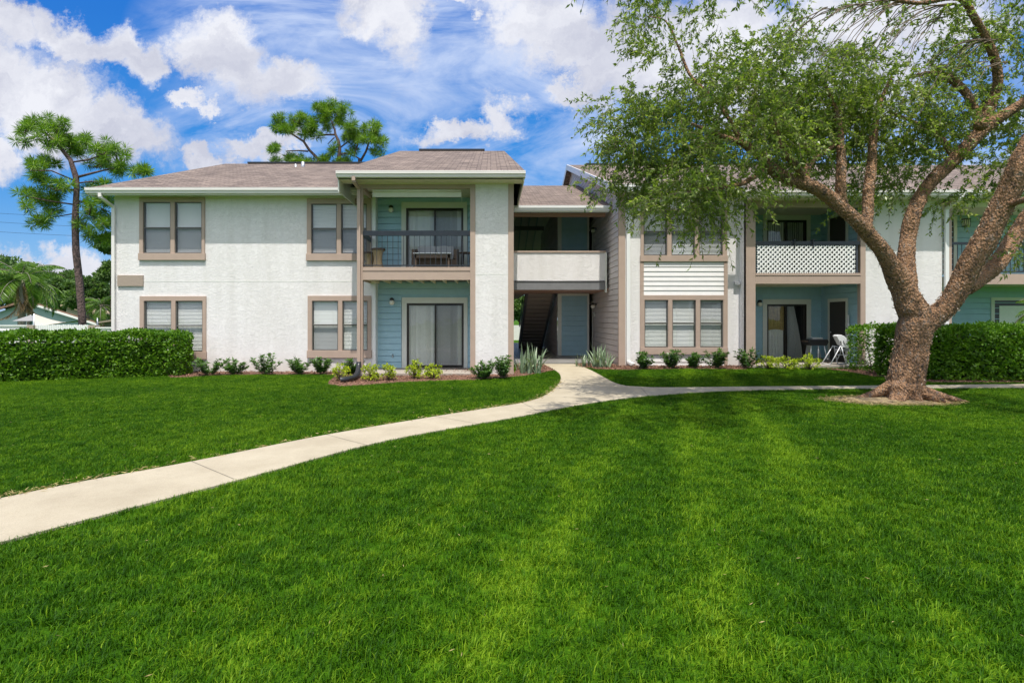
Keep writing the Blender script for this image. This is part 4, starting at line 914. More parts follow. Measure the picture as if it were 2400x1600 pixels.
# third bay: stucco, downspout, iron balcony
rx = XW(2211, P17)
downspout(RB, [(XW(2262, 17.0), 17.03, BZ2 - .12), (XW(2258, 17.0), 17.05, BZ2 - .22), (XW(2217, P17), P17 - .02, ZW(490, P17)), (XW(2217, P17), P17 - .02, .2)], .12, .08, M['white'])
b = MB(); b.box(XW(2223, P17), XW(2231, P17), P17, P17 + .16, .02, zt_); b.build('balcony_post', M['tan'], RB, bevel=.004)
tx = XW(2231, P17); ex = 21.5
b = MB(); b.box(tx, ex, P17, P17 + .06, ZW(666, P17), ZW(642, P17)); b.build('balcony_fascia', M['tan'], RB)
b = MB(); b.box(tx, ex, P17 + .06, YQ, ZW(666, P17) + .05, ZW(646, P17)); b.build('balcony_floor', M['soffit'], RB); b = MB(); b.box(tx, ex, P17 + .05, YQ, zt_ - .02, zt_); b.box(tx, ex, P17 + .02, P17 + .1, zt_ - .2, zt_ - .02); b.build('balcony_ceiling', M['soffit'], RB)
b = MB(); b.box(tx, ex, P17 + .03, P17 + .08, ZW(573, P17), ZW(567, P17)); r3 = b.build('balcony_railing', M['slate'], RB)
b = MB(); b.box(tx, ex, P17 + .04, P17 + .07, ZW(638, P17), ZW(635, P17)); b.build('bottom_rail', M['iron'], r3)
for i in range(30):
    x = tx + .08 + i * .14; b = MB(); b.box(x - .008, x + .008, P17 + .045, P17 + .061, ZW(637, P17), ZW(573, P17)); b.build('baluster', M['iron'], r3)
b = MB(); lap_front(b, XW(2180, YQ), 24, ZW(646, YQ), zt_, YQ, .195); lap_front(b, XW(2180, YQ), 24, .1, ZW(666, P17) + .08, YQ, .195); b.build('blue_siding', M['blue'], RB)
yq = YQ - .02
for (z0, z1, x0, x1) in ((.15, ZW(697, yq), 2322, 2440), (ZW(642, YQ), ZW(507, YQ), 2200, 2242)):
    a, c = XW(x0, yq), XW(x1, yq); b = MB(); b.box(a, a + .12, yq - .03, yq + .01, z0, z1 - .11); b.box(c - .12, c, yq - .03, yq + .01, z0, z1 - .11); b.box(a, c, yq - .032, yq + .01, z1 - .11, z1)
    d = b.build('patio_door', M['cream'], RB); b = MB(); b.box(a + .12, c - .12, yq - .005, yq + .02, z0, z1 - .11); b.build('door_leaf', M['black'], d)
    b = MB(); b.quad((a + .3, yq - .012, z0 + .2), (c - .25, yq - .012, z0 + .2), (c - .25, yq - .012, z1 - .3), (a + .3, yq - .012, z1 - .3)); b.build('door_blind', M['curtain'], d)
b = MB(); lx, lz = XW(2259, YQ), ZW(523, YQ); b.box(lx - .11, lx + .11, YQ - .18, YQ - .016, lz + .11, lz + .14); b.box(lx - .1, lx + .1, YQ - .16, YQ - .016, lz - .14, lz - .12)
for dx in (-.1, -.035, .035, .1): b.box(lx + dx - .006, lx + dx + .006, YQ - .165, YQ - .155, lz - .12, lz + .11)
l = b.build('lantern', M['black'], RB); b = MB(); b.box(lx - .085, lx + .085, YQ - .15, YQ - .03, lz - .115, lz + .105); b.build('lantern_glass', M['globe'], l)

# ================================================================== VEGETATION HELPERS
rng = np.random.default_rng(11)
def unit(v): return v / np.maximum(np.linalg.norm(v, axis=-1, keepdims=True), 1e-9)
def leaf_quads(P, D, length, width, fold=.25, up=None):
    """one folded diamond leaf per point. P base points, D directions"""
    n = len(P); D = unit(D)
    up = rng.normal(size=(n, 3)) if up is None else up
    S = unit(np.cross(D, up)); Nn = np.cross(S, D)
    L = np.broadcast_to(np.asarray(length, float).reshape(-1, 1), (n, 1)); W = np.broadcast_to(np.asarray(width, float).reshape(-1, 1), (n, 1))
    v = np.stack([P, P + D * L * .45 + S * W * .5 + Nn * W * fold, P + D * L, P + D * L * .45 - S * W * .5 + Nn * W * fold], 1)
    return v.reshape(-1, 3), np.arange(n * 4).reshape(n, 4)
def foliage(name, parent, P, D, length, width, m, fold=.25, up=None, rnd=None, extra=None, extra_mat=None, kind=None, label=None):
    V, Q = leaf_quads(P, D, length, width, fold, up)
    r = np.repeat(rng.random(len(P)) * .6 + .1 if rnd is None else rnd, 4); Fs = [Q]; mats = [m]; mi = None
    if extra is not None:
        ev, ef = extra; Fs.append(ef + len(V)); V = np.concatenate([V, ev]); r = np.concatenate([r, np.full(len(ev), .3)]); mats.append(extra_mat)
        mi = np.concatenate([np.zeros(len(Q)), np.ones(len(ef))])
    me = np_mesh(name, V, Fs, mats, mi, r); return link(name, me, parent, label, kind=kind)
def strips(P, rad=.004):
    """P (n,k,3) polylines -> thin triangular tubes"""
    n, k, _ = P.shape; T = unit(np.gradient(P, axis=1)); A = unit(np.cross(T, np.array([.3, .5, .81]))); B = np.cross(T, A)
    vs = np.stack([P + (A * math.cos(a) + B * math.sin(a)) * rad for a in (0, 2.1, 4.2)], 2)      # n,k,3,3
    idx = np.arange(n * k * 3).reshape(n, k, 3); f = []
    for a in range(3):
        b_ = (a + 1) % 3; f.append(np.stack([idx[:, :-1, a], idx[:, :-1, b_], idx[:, 1:, b_], idx[:, 1:, a]], -1).reshape(-1, 4))
    return vs.reshape(-1, 3), np.concatenate(f)

# ================================================================== BIG TREE
tx0, ty0 = GP(2112, 938); TY = ty0
TR = thing('broadleaf_tree', 'big leaning tree with flaking orange-brown bark and forked limbs, on the lawn', 'tree', (tx0, ty0, 0))
def T3(px, py, dy=0): Y = TY + dy; return Vector((XW(px, Y), Y, ZW(py, Y)))
def rp(r): return r * TY / F * (.83 if r > 32 else .78)
trunk = MB()
def limb(mb, pts, n=20):
    P = [T3(p[0], p[1], p[3] if len(p) > 3 else 0) for p in pts]; Rr = [rp(p[2]) for p in pts]; out = []; ro = []
    for i in range(len(P) - 1):
        p0, p1, p2, p3 = P[max(i - 1, 0)], P[i], P[i + 1], P[min(i + 2, len(P) - 1)]
        for j in range(6):
            t = j / 6; out.append(.5 * ((2 * p1) + (p2 - p0) * t + (2 * p0 - 5 * p1 + 4 * p2 - p3) * t * t + (3 * p1 - p0 - 3 * p2 + p3) * t ** 3)); ro.append(Rr[i] * (1 - t) + Rr[i + 1] * t)
    out.append(P[-1]); ro.append(Rr[-1]); mb.tube(out, ro, n, wob=.16, seed=len(mb.v)); return out, ro
limbs = [
 [(2117, 965, 56), (2117, 942, 49), (2119, 915, 44), (2124, 880, 42), (2133, 830, 40.5), (2142, 785, 41), (2150, 752, 42)],
 [(2140, 790, 40), (2148, 750, 40), (2130, 708, 35), (2108, 660, 30), (2082, 610, 24, -.1), (2048, 562, 21, -.2), (1997, 508, 20, -.3), (1950, 468, 20, -.3), (1905, 438, 18, -.4), (1850, 420, 16, -.4), (1810, 396, 15, -.5), (1778, 360, 14, -.5), (1745, 338, 9, -.6), (1690, 318, 6, -.7), (1620, 290, 4, -.8)],
 [(2125, 690, 28, .1), (2124, 640, 25, .2), (2125, 590, 22, .3), (2130, 545, 22, .4), (2140, 500, 21, .4), (2162, 455, 20, .5), (2190, 418, 20, .5), (2236, 375, 19, .6), (2278, 330, 19, .6), (2312, 295, 20, .6), (2355, 268, 16, .5), (2405, 236, 14, .4), (2470, 180, 10, .3), (2540, 90, 7, .2)],
 [(2300, 300, 17, .6), (2322, 245, 15, .6), (2338, 200, 13, .5), (2333, 145, 12, .4), (2312, 92, 11, .3), (2284, 42, 10, .2), (2246, -5, 9, .1), (2150, 8, 6, 0), (2060, -10, 4, -.1)],
 [(2298, 285, 14, .6), (2266, 222, 12, .7), (2230, 187, 11, .8), (2190, 171, 8, .9), (2140, 180, 5, 1)],
 [(2150, 765, 36), (2190, 742, 31, -.1), (2228, 706, 29, -.2), (2254, 662, 29, -.3), (2280, 610, 30, -.4), (2314, 550, 30, -.5), (2343, 495, 30, -.6), (2366, 445, 29, -.7), (2385, 390, 26, -.8), (2415, 330, 22, -.8), (2460, 240, 16, -.8), (2500, 120, 10, -.8)],
 [(2262, 672, 24, -.2), (2290, 655, 25, .0), (2330, 625, 24, .2), (2360, 585, 23, .3), (2385, 545, 22, .4), (2415, 500, 20, .5), (2470, 440, 15, .6), (2560, 380, 10, .7)],
 [(1889, 432, 12, -.4), (1890, 400, 11, -.3), (1905, 375, 9, -.2), (1940, 352, 6, -.1), (1975, 330, 4, 0)],
 [(1885, 428, 12, -.4), (1868, 392, 10, -.6), (1840, 362, 8, -.8), (1822, 320, 6, -1), (1815, 260, 4, -1.1)],
 [(1975, 480, 15, -.3), (1970, 440, 14, -.3), (1972, 386, 13, -.2), (1969, 325, 11, -.1), (1960, 260, 7, 0), (1930, 190, 4, .1)],
 [(2030, 535, 15, -.2), (2034, 500, 15, -.1), (2035, 450, 15, 0), (2043, 386, 13, .2), (2047, 320, 11, .3), (2060, 250, 7, .5), (2090, 180, 4, .6)],
 [(1780, 365, 8, -.5), (1740, 335, 8, -.2), (1690, 250, 6, 0), (1620, 180, 5, .2), (1590, 110, 4, .3), (1560, 50, 3, .4), (1520, 40, 2, .5)],
 [(2240, 372, 11, .6), (2200, 320, 9, .9), (2150, 290, 7, 1.2), (2080, 262, 5, 1.5)],
 [(1790, 400, 8, -.5), (1740, 430, 7, -.9), (1680, 440, 5, -1.2), (1610, 450, 3, -1.4)],
 [(2345, 490, 9, -.6), (2395, 470, 8, -1), (2450, 460, 6, -1.4)],
]
sk = []
for l in limbs: sk.append(limb(trunk, l))
# root flares
for (a, rr, r0) in ((2.9, .85, .13), (3.7, .5, .14), (-.28, 1.15, .12), (.4, .55, .12), (-1.3, .45, .15), (-2.2, .5, .15), (1.4, .55, .14), (-.75, .8, .13)):
    c = T3(2113, 930); d = Vector((math.cos(a), math.sin(a), 0)); pts = [c + Vector((0, 0, .30)), c + d * .26 + Vector((0, 0, .17)), c + d * rr * .62 + Vector((0, 0, .035)), c + d * rr + Vector((0, 0, -.08))]
    trunk.tube(pts, [.17, r0, r0 * .62, .04], 12, wob=.2)
for q in ((2151, 765, 38), (2132, 720, 32), (2105, 640, 26), (2270, 650, 25), (2300, 292, 19)):
    c = T3(q[0], q[1], -.04); r = rp(q[2]); trunk.lathe([(max(.004, r * math.sin(math.pi * i / 9)), -r * math.cos(math.pi * i / 9)) for i in range(10)], c, 14)
to = trunk.build('trunk', M['bark'], TR)
m_ = to.modifiers.new('remesh', 'REMESH'); m_.mode = 'VOXEL'; m_.voxel_size = .018; m_.use_smooth_shade = True
tx = bpy.data.textures.new('bark_relief', 'CLOUDS'); tx.noise_scale = .035; tx.noise_depth = 3
m_ = to.modifiers.new('relief', 'DISPLACE'); m_.texture = tx; m_.strength = .03; m_.mid_level = .5; m_.texture_coords = 'GLOBAL'
# flaking bark: small curled plates standing off the trunk and the thick limbs
FP, FD, FN, FS = [], [], [], []
for pts_, ro_ in sk:
    for i in range(len(pts_) - 1):
        if ro_[i] < .085: continue
        L_ = (pts_[i + 1] - pts_[i]).length; n = int(L_ * ro_[i] * 6.28 * 420); d = np.array((pts_[i + 1] - pts_[i]).normalized()); u1 = unit(np.cross(d, [.2, .9, .3])); u2 = np.cross(d, u1); a = rng.uniform(0, 6.28, n)[:, None]
        q = u1 * np.cos(a) + u2 * np.sin(a); t = rng.random((n, 1)); r_ = ro_[i] * (1 - t) + ro_[i + 1] * t
        FS.append(np.full(n, min(1, .35 + ro_[i] * 1.9))); FP.append(np.array(pts_[i]) + d * L_ * t + q * (r_ + rng.uniform(-.014, .008, (n, 1)))); FN.append(q); FD.append(d * rng.choice([-1, 1], (n, 1)) + q * rng.uniform(-.08, .14, (n, 1)) + rng.normal(size=(n, 3)) * .4)
FP, FD, FN, FS = np.concatenate(FP), np.concatenate(FD), np.concatenate(FN), np.concatenate(FS)
foliage('bark_flakes', TR, FP, FD, rng.uniform(.03, .10, len(FP)) * FS, rng.uniform(.010, .026, len(FP)) * FS, leaf_mat('bark_flakes', (.06, .042, .032), (.50, .30, .155), .85, .03, (.60, .52, .43), 2.6, 1.5), .15, np.cross(FD, FN), rng.uniform(-.1, 1.05, len(FP)), kind='stuff')
# crown: clumps of drooping leafy twigs. (px, py, rx, ry, depth offset, depth radius, twigs)
clumps = [(1560, 330, 130, 90, -.2, 1.0, 250), (1480, 330, 75, 70, .1, .8, 110), (1450, 260, 50, 40, .2, .6, 36), (1445, 400, 45, 40, 0, .5, 50), (1500, 420, 70, 40, -.3, .8, 85),
          (1600, 220, 110, 70, .3, 1.1, 170), (1700, 250, 120, 90, 0, 1.3, 240), (1650, 400, 120, 70, -.6, 1.0, 200), (1760, 330, 110, 80, -.5, 1.0, 170), (1630, 465, 85, 32, -.9, .8, 110), (1550, 470, 45, 20, -.9, .6, 34), (1690, 490, 40, 22, -1, .6, 26),
          (1730, 430, 55, 30, -1.0, .8, 60), (1800, 210, 130, 80, .4, 1.4, 240), (1870, 300, 110, 80, .1, 1.0, 200), (1760, 120, 90, 45, .7, .9, 50), (1580, 130, 60, 45, .4, .6, 34), (1540, 25, 50, 30, .5, .5, 26), (1620, 40, 40, 40, .6, .5, 14), (1480, 30, 30, 40, .4, .3, 8),
          (1940, 230, 110, 90, .5, 1.4, 230), (2000, 310, 110, 80, .3, 1.3, 220), (2060, 220, 100, 80, .7, 1.4, 180), (2120, 320, 100, 80, .8, 1.2, 200), (2080, 400, 80, 46, .6, 1.0, 96), (2160, 420, 70, 60, 1.0, 1.0, 90), (1880, 370, 80, 36, .6, .9, 64), (2020, 400, 55, 30, .9, .7, 44),
          (1890, 100, 80, 60, .9, .9, 60), (1960, 50, 120, 50, .6, 1.0, 52), (2100, 60, 120, 60, .5, 1.0, 66), (2200, 70, 90, 60, .4, .9, 56), (2160, 150, 90, 50, .8, 1.0, 62), (1700, 30, 90, 60, .6, .7, 20),
          (2230, 230, 70, 60, 1.1, 1.0, 88), (2290, 140, 80, 80, 1.0, 1.0, 62), (2380, 60, 90, 80, .7, 1.0, 100), (2400, 170, 80, 80, .9, 1.1, 92), (2380, 320, 60, 70, 1.2, 1.0, 110), (2300, 400, 60, 60, 1.4, 1.0, 92), (2220, 340, 60, 50, 1.3, .8, 62), (2250, 460, 60, 24, .9, .6, 34), (2330, 450, 40, 40, 1.2, .7, 30), (2180, 480, 22, 40, -.1, .3, 10), (2000, 480, 40, 26, .1, .4, 12), (1650, 525, 50, 12, -1, .5, 12),
          (2395, 600, 30, 26, -.6, .5, 22), (2480, 500, 80, 60, .2, 1, 80), (2500, 300, 90, 120, .3, 1.3, 150), (2480, 0, 140, 90, .4, 1.3, 130), (2200, -70, 260, 60, .3, 1.6, 90), (1900, -60, 220, 45, .3, 1.4, 90), (1600, -50, 130, 40, .3, 1.0, 34), (1560, -130, 130, 60, -2.6, 1.2, 70), (1800, -160, 160, 70, -2.8, 1.3, 90), (2060, -160, 170, 80, -2.6, 1.4, 30), (2330, -170, 180, 90, -2.6, 1.4, 24), (1700, -90, 140, 40, -1.6, 1.0, 40), (1950, -110, 160, 40, -1.6, 1.0, 40), (2600, -150, 150, 90, -2.4, 1.3, 120), (1500, -230, 150, 60, -4.0, 1.0, 80), (1700, -240, 180, 70, -4.1, 1.2, 130), (1950, -250, 200, 70, -4.0, 1.2, 130), (2200, -250, 200, 70, -4.1, 1.2, 50), (2450, -240, 200, 80, -4.0, 1.2, 60), (2700, -240, 180, 80, -3.8, 1.2, 150), (2600, 150, 120, 200, 0, 1.8, 200)]
LP, LD, LU, LRn, TW = [], [], [], [], []
for (px, py, rx, ry, dy, dr, cnt) in clumps:
    cnt = int(cnt * (.85 if (px > 1850 and py < 200) else 1.2 if py < 380 else .72)); dy = dy + (.35 if px > 1780 else -.1); dr = dr * 1.15; c = np.array(T3(px, py, dy)); s_ = (TY + dy) / F
    ns_ = max(3, cnt // 13); sub = unit(rng.normal(size=(ns_, 3))) * (rng.random((ns_, 1)) ** .4); q = sub[rng.integers(0, ns_, cnt)] + rng.normal(size=(cnt, 3)) * np.array([.16 * 110 / max(rx, 40), .16, .13 * 80 / max(ry, 30)]); st = c + q * np.array([rx * s_, dr, ry * s_]) * .92
    ln = rng.uniform(.3, .75, (cnt, 1)); outd = unit(q * np.array([1, 1, .6]) + rng.normal(size=(cnt, 3)) * .6 + np.array([-.1, 0, .1]))
    k = 9; t = np.linspace(0, 1, k)[None, :, None]
    droop = rng.uniform(.1, .75, (cnt, 1, 1))
    path = st[:, None] + outd[:, None] * ln[:, None] * t + np.array([0, 0, -1.]) * ln[:, None] * t ** 2 * droop
    TW.append(path)
    per = 22; ti = rng.uniform(.08, 1, (cnt, per)); i0 = np.minimum((ti * (k - 1)).astype(int), k - 2); fr = (ti * (k - 1) - i0)[..., None]
    a = np.take_along_axis(path, i0[..., None].repeat(3, 2), 1); b2 = np.take_along_axis(path, (i0 + 1)[..., None].repeat(3, 2), 1)
    p = a + (b2 - a) * fr; tang = unit(b2 - a); side = unit(np.cross(tang, rng.normal(size=p.shape)))
    LP.append(p.reshape(-1, 3)); LD.append((tang * .7 + side * .9 + np.array([0, 0, -.25])).reshape(-1, 3))
    LRn.append(np.repeat(rng.uniform(.05, .5, cnt), per) + rng.uniform(-.1, .3, cnt * per))
LP, LD, LRn = np.concatenate(LP), np.concatenate(LD), np.clip(np.concatenate(LRn), 0, 1)
nl = len(LP); ev, ef = strips(np.concatenate(TW), .0035)
foliage('crown', TR, LP, LD, rng.uniform(.065, .118, nl), rng.uniform(.026, .042, nl), M['leaf_tree'], .2, None, LRn, (ev, ef), M['twig'])
# bare hanging branches across the upper sky
bb = MB()
for i in range(46):
    sx, sy = random.choice([(2246, 10), (2150, 5), (2312, 92), (2100, 0), (2333, 145), (2030, 10), (1960, 20), (2200, 40)]); sx += random.uniform(-30, 30); L_ = random.uniform(120, 330); dx_ = -random.uniform(.5, 1); pts = []; dyy = random.uniform(-.6, .8)
    for j in range(9):
        t = j / 8; pts.append(T3(sx + dx_ * L_ * t, sy + random.uniform(-3, 3) + L_ * .75 * t * t * random.uniform(.9, 1.1), .2 + dyy * t))
    bb.tube(pts, [.014 * (1 - .75 * j / 8) for j in range(9)], 5)
bb.build('branches', M['twig'], TR, kind='stuff')

# ================================================================== HEDGES
def noise3(P, s, seed=0):
    return np.array([mnoise.noise(Vector((p[0] * s + seed, p[1] * s, p[2] * s))) for p in P])
def hedge(name, label, poly_c, half, h, per_m2, loc, m='leaf_hedge', leaf=(.075, .12), holes=0., zlow=0., closed=True):
    """poly_c: centre line points (x,y); rounded box cross-section of half-width `half`"""
    root = thing(name, label, 'hedge', loc)
    A = np.array(poly_c, float); seg = np.linalg.norm(np.diff(A, axis=0), axis=1); Lt = seg.sum(); per = 2 * h + 2 * half
    n = int((Lt * per + 2 * half * h) * per_m2); s = rng.uniform(-half * .9, Lt + half * .9, n)
    cum = np.concatenate([[0], np.cumsum(seg)]); sc_ = np.clip(s, 0, Lt - 1e-6); k = np.searchsorted(cum, sc_, 'right') - 1; k = np.clip(k, 0, len(seg) - 1)
    d = (A[k + 1] - A[k]) / seg[k][:, None]; base = A[k] + d * (s - cum[k])[:, None]; nn = np.stack([-d[:, 1], d[:, 0]], 1)
    over = np.maximum(0, np.maximum(-s, s - Lt)) / (half * .9)
    u = rng.random(n) * per; z = np.where(u < h, u, np.where(u < h + 2 * half, h, per - u)); lat = np.where(u < h, -half, np.where(u < h + 2 * half, u - h - half, half))
    endm = rng.random(n) < .12
    lat = lat * np.sqrt(np.clip(1 - over ** 2.5, .05, 1))
    r = np.minimum(1, np.maximum(0, (z - (h - .18)) / .18)); lat *= 1 - .12 * r
    depth = rng.random(n) ** 1.3 * .30
    lat *= 1 - depth / half * .8; z = z * (1 - depth * .28 / h) - 0
    z = z * (1 - .06 * over) + rng.normal(size=n) * .02
    P = np.stack([base[:, 0] + nn[:, 0] * lat, base[:, 1] + nn[:, 1] * lat, z], 1)
    nz = noise3(P, 1.3, 3) * .16 + noise3(P, 5, 9) * .09
    outw = np.stack([nn[:, 0] * np.sign(lat), nn[:, 1] * np.sign(lat), np.where(z > h * .8, 1.2, .15)], 1); outw = unit(outw)
    P = P + outw * nz[:, None]; P[:, 2] = np.maximum(P[:, 2], zlow + .03)
    keep = np.ones(n, bool)
    if holes: keep = noise3(P, 2.6, 21) > (-.6 + holes * (1 - z / h))
    P = P[keep]; outw = outw[keep]; n = len(P)
    g = np.array([GH(p[0], p[1]) for p in P]); P[:, 2] += g
    D = unit(outw * .8 + rng.normal(size=(n, 3)) * .75 + np.array([0, 0, .2])); L_ = rng.uniform(*leaf, n)
    up = unit(outw + rng.normal(size=(n, 3)) * .5); upv = np.cross(D, up)
    foliage('leaves', root, P, D, L_, L_ * .52, M[m], .18, np.cross(D, upv))
    st = MB()
    for i in range(int(Lt * 5)):
        s0 = random.uniform(0, Lt - .01); k = int(np.searchsorted(cum, s0, 'right') - 1); dd = (A[k + 1] - A[k]) / seg[k]; bp = A[k] + dd * (s0 - cum[k]) + np.array([-dd[1], dd[0]]) * random.uniform(-.25, .25)
        gz = GH(*bp); top = (bp[0] + random.uniform(-.25, .25), bp[1] + random.uniform(-.2, .2), gz + h * .85); st.tube([(bp[0], bp[1], gz - .03), ((bp[0] + top[0]) / 2 + random.uniform(-.05, .05), (bp[1] + top[1]) / 2, gz + h * .45), top], [.016, .012, .006], 6)
    st.build('stems', M['twig'], root)
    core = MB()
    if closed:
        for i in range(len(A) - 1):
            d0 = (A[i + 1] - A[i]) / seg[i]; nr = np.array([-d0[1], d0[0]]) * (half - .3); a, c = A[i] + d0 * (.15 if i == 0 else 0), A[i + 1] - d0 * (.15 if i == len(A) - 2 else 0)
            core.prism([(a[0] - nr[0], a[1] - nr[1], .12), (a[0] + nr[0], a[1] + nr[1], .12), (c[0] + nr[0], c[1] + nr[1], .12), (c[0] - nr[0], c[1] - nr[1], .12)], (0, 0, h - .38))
        core.build('shade_core', mat('painted_inner_shade', (.012, .03, .008), .9), root)  # near-black solid block imitates the shade deep inside the hedge
    return root
ha, hb = GP(-160, 902), GP(415, 883)
hedge('clipped_hedge', 'long clipped glossy green hedge on the left edge, in front of the lower window', [(ha[0], ha[1] + .62), (hb[0] - .55, hb[1] + .62)], .62, 1.25, 1500, (hb[0] - 2, hb[1] + .6, 0))
ra = GP(2150, 893); rb_ = GP(2480, 897)
hedge('clipped_hedge', 'dense clipped hedge at the right edge, behind the big tree trunk', [(ra[0] + .1, ra[1] + .68), (16.5, rb_[1] + .5)], .6, 1.42, 1500, (12, 15.4, 0))
la = GP(2000, 868)
hedge('clipped_hedge', 'loose leggy hedge with bare gaps below, between white chair and big tree trunk', [(la[0] + .42, la[1] + .1), (12.6, 16.2)], .5, 1.32, 860, (11.3, 16.4, .1), leaf=(.06, .10), holes=.62, closed=False)

# ================================================================== SHRUBS
def shrub(px, py, wpx, hpx, kind, label, group, n=1):
    x, y = GP(px, py); s = y / F; h = hpx * s * 1.1; r = wpx * s / 2 * 1.5; gz = GH(x, y)
    root = thing('young_shrub', label, 'shrub', (x, y, gz), group); local(root)
    P, D, Rn = [], [], []; st = MB()
    if kind == 'gold':
        nb = random.randint(26, 34)
        for i in range(nb):
            a = random.uniform(0, 6.28); rr = r * random.uniform(.15, .85); hz = h * random.uniform(.2, .97) * (1 - .35 * (rr / r) ** 2); tip = np.array([rr * math.cos(a), rr * math.sin(a), hz])
            st.tube([(0, 0, 0), (tip[0] * .5, tip[1] * .5, tip[2] * .6), tuple(tip)], [.008, .006, .003], 5)
            m = 17; q = unit(rng.normal(size=(m, 3)) + np.array([0, 0, .3])); P.append(tip + q * .04 * rng.random((m, 1)) - np.array([0, 0, .02])); D.append(q); Rn.append(rng.uniform(.2, .95, m))
        ls, lw, mt = (.05, .075), .62, 'leaf_gold'
    else:
        nb = random.randint(14, 20)
        for i in range(nb):
            a = random.uniform(0, 6.28); lean = random.uniform(.1, 1) ** .8 * r * .8; hz = h * random.uniform(.5, 1.0) * (1 - .3 * lean / r); k = 9
            pts = [np.array([lean * math.cos(a) * (t / k) ** .7, lean * math.sin(a) * (t / k) ** .7, hz * (t / k)]) for t in range(k + 1)]
            st.tube([tuple(p) for p in pts], [.008 - .0006 * j for j in range(k + 1)], 5)
            for j in range(2, k + 1):
                m = 5 if j < k else 9; q = rng.normal(size=(m, 3)); q[:, 2] = np.abs(q[:, 2]) * .5 - .05; P.append(np.tile(pts[j], (m, 1))); D.append(unit(q)); Rn.append(rng.uniform(.0, .6, m) + (.25 if j > k - 2 else 0))
        ls, lw, mt = (.085, .14), .36, 'leaf_shrub'
    P, D, Rn = np.concatenate(P), np.concatenate(D), np.concatenate(Rn)
    L_ = rng.uniform(*ls, len(P)) * (1.05 if kind != 'gold' else 1); foliage('leaves', root, P, D, L_, L_ * lw, M[mt], .2, np.tile(np.array([0, 0, 1.]), (len(P), 1)) + rng.normal(size=(len(P), 3)) * .4, Rn)
    st.build('stems', M['twig'], root)
gA, gB, gC = 'green shrubs along the left building wall', 'golden shrubs in front of the left patio', 'shrubs along the right building'
shrub(491, 880, 68, 42, 'green', 'wide green shrub just right of the hedge end, under the left lower window', gA)
shrub(551, 879, 52, 36, 'green', 'low green shrub second from the hedge, against the white wall', gA)
shrub(622, 879, 58, 50, 'green', 'tallest pointed green shrub midway along the blank white wall', gA)
shrub(701, 878, 54, 40, 'green', 'green shrub left of the lower window beside the balcony post', gA)
shrub(755, 878, 52, 40, 'green', 'green shrub directly under the lower window beside the balcony post', gA)
shrub(826, 878, 44, 38, 'green', 'green shrub behind the balcony post and black drain pipe', gA)
shrub(798, 894, 36, 40, 'gold', 'yellow-green shrub left of the black drain pipe', gB)
shrub(871, 893, 36, 40, 'gold', 'yellow-green shrub right of the black drain pipe', gB)
shrub(909, 892, 34, 38, 'gold', 'yellow-green shrub in front of the garden tap', gB)
shrub(972, 888, 30, 42, 'gold', 'narrow tall yellow-green shrub before the left half of the patio door', gB)
shrub(1017, 888, 36, 36, 'gold', 'round yellow-green shrub before the right half of the patio door', gB)
shrub(1134, 889, 54, 42, 'green', 'dark green shrub at the left foot of the stucco pillar', 'shrubs at the pillar foot')
shrub(1180, 888, 46, 56, 'green', 'taller dark green shrub at the right foot of the stucco pillar', 'shrubs at the pillar foot')
shrub(1506, 865, 46, 38, 'green', 'green shrub beside the white downspout foot of the right building', gC)
shrub(1572, 864, 50, 42, 'green', 'broad green shrub under the left light of the three-light window', gC)
shrub(1624, 864, 46, 36, 'green', 'green shrub under the middle of the three-light window', gC)
shrub(1678, 864, 46, 44, 'green', 'upright green shrub under the right light of the three-light window', gC)
shrub(1751, 864, 56, 46, 'green', 'spreading green shrub at the foot of the lattice balcony post', gC)
shrub(1800, 865, 44, 30, 'gold', 'yellow-green shrub left of the curtained patio door', gC)
shrub(1846, 866, 44, 30, 'gold', 'low wide yellow-green shrub before the curtained patio door', gC)
shrub(1896, 867, 38, 38, 'gold', 'yellow-green shrub in front of the black grill', gC)

def blade_plant(name, label, cat, px, py, hpx, nblade, spread, group):
    x, y = GP(px, py); s = y / F; gz = GH(x, y); root = thing(name, label, cat, (x, y, gz), group); local(root)
    V, Q, Rn = [], [], []; off = 0
    for i in range(nblade):
        a = random.uniform(0, 6.28); bx, by = random.uniform(-.22, .22) * spread, random.uniform(-.14, .14); h = hpx * s * random.uniform(.5, 1.05); tilt = random.choice([.12, .25, .3, .75, 1.1]) * random.uniform(.6, 1.2); w_ = random.uniform(.025, .04)
        d = np.array([math.cos(a), math.sin(a) * .7, 0]); sd_ = np.array([-math.sin(a), math.cos(a), 0]); k = 8; rnd_ = random.random()
        for j in range(k + 1):
            t = j / k; p = np.array([bx, by, 0]) + d * h * (tilt * t ** 1.7) + np.array([0, 0, 1]) * h * t * (1 - .35 * tilt * t); ww = w_ * (.7 + 1.2 * t - 1.88 * t * t) if j < k else .001
            V += [p - sd_ * ww, p + d * ww * .35, p + sd_ * ww]; Rn += [rnd_ * .6 + .5, rnd_ * .5, rnd_ * .6 + .5]
            if j < k:
                o_ = off + j * 3; Q += [(o_, o_ + 1, o_ + 4, o_ + 3), (o_ + 1, o_ + 2, o_ + 5, o_ + 4)]
        off += (k + 1) * 3
    me = np_mesh('leaf_blades', np.array(V), [np.array(Q)], M['leaf_snake'], None, np.array(Rn), True); link('leaf_blades', me, root)
gs = 'stiff striped plants flanking the breezeway'
blade_plant('snake_plant', 'tall spiky grey-green plant at the left of the breezeway entrance beside the pillar', 'plant', 1243, 875, 76, 46, 1.3, gs)
blade_plant('snake_plant', 'spiky grey-green plant at the right of the breezeway entrance before the siding wall', 'plant', 1408, 862, 64, 40, 1.3, gs)
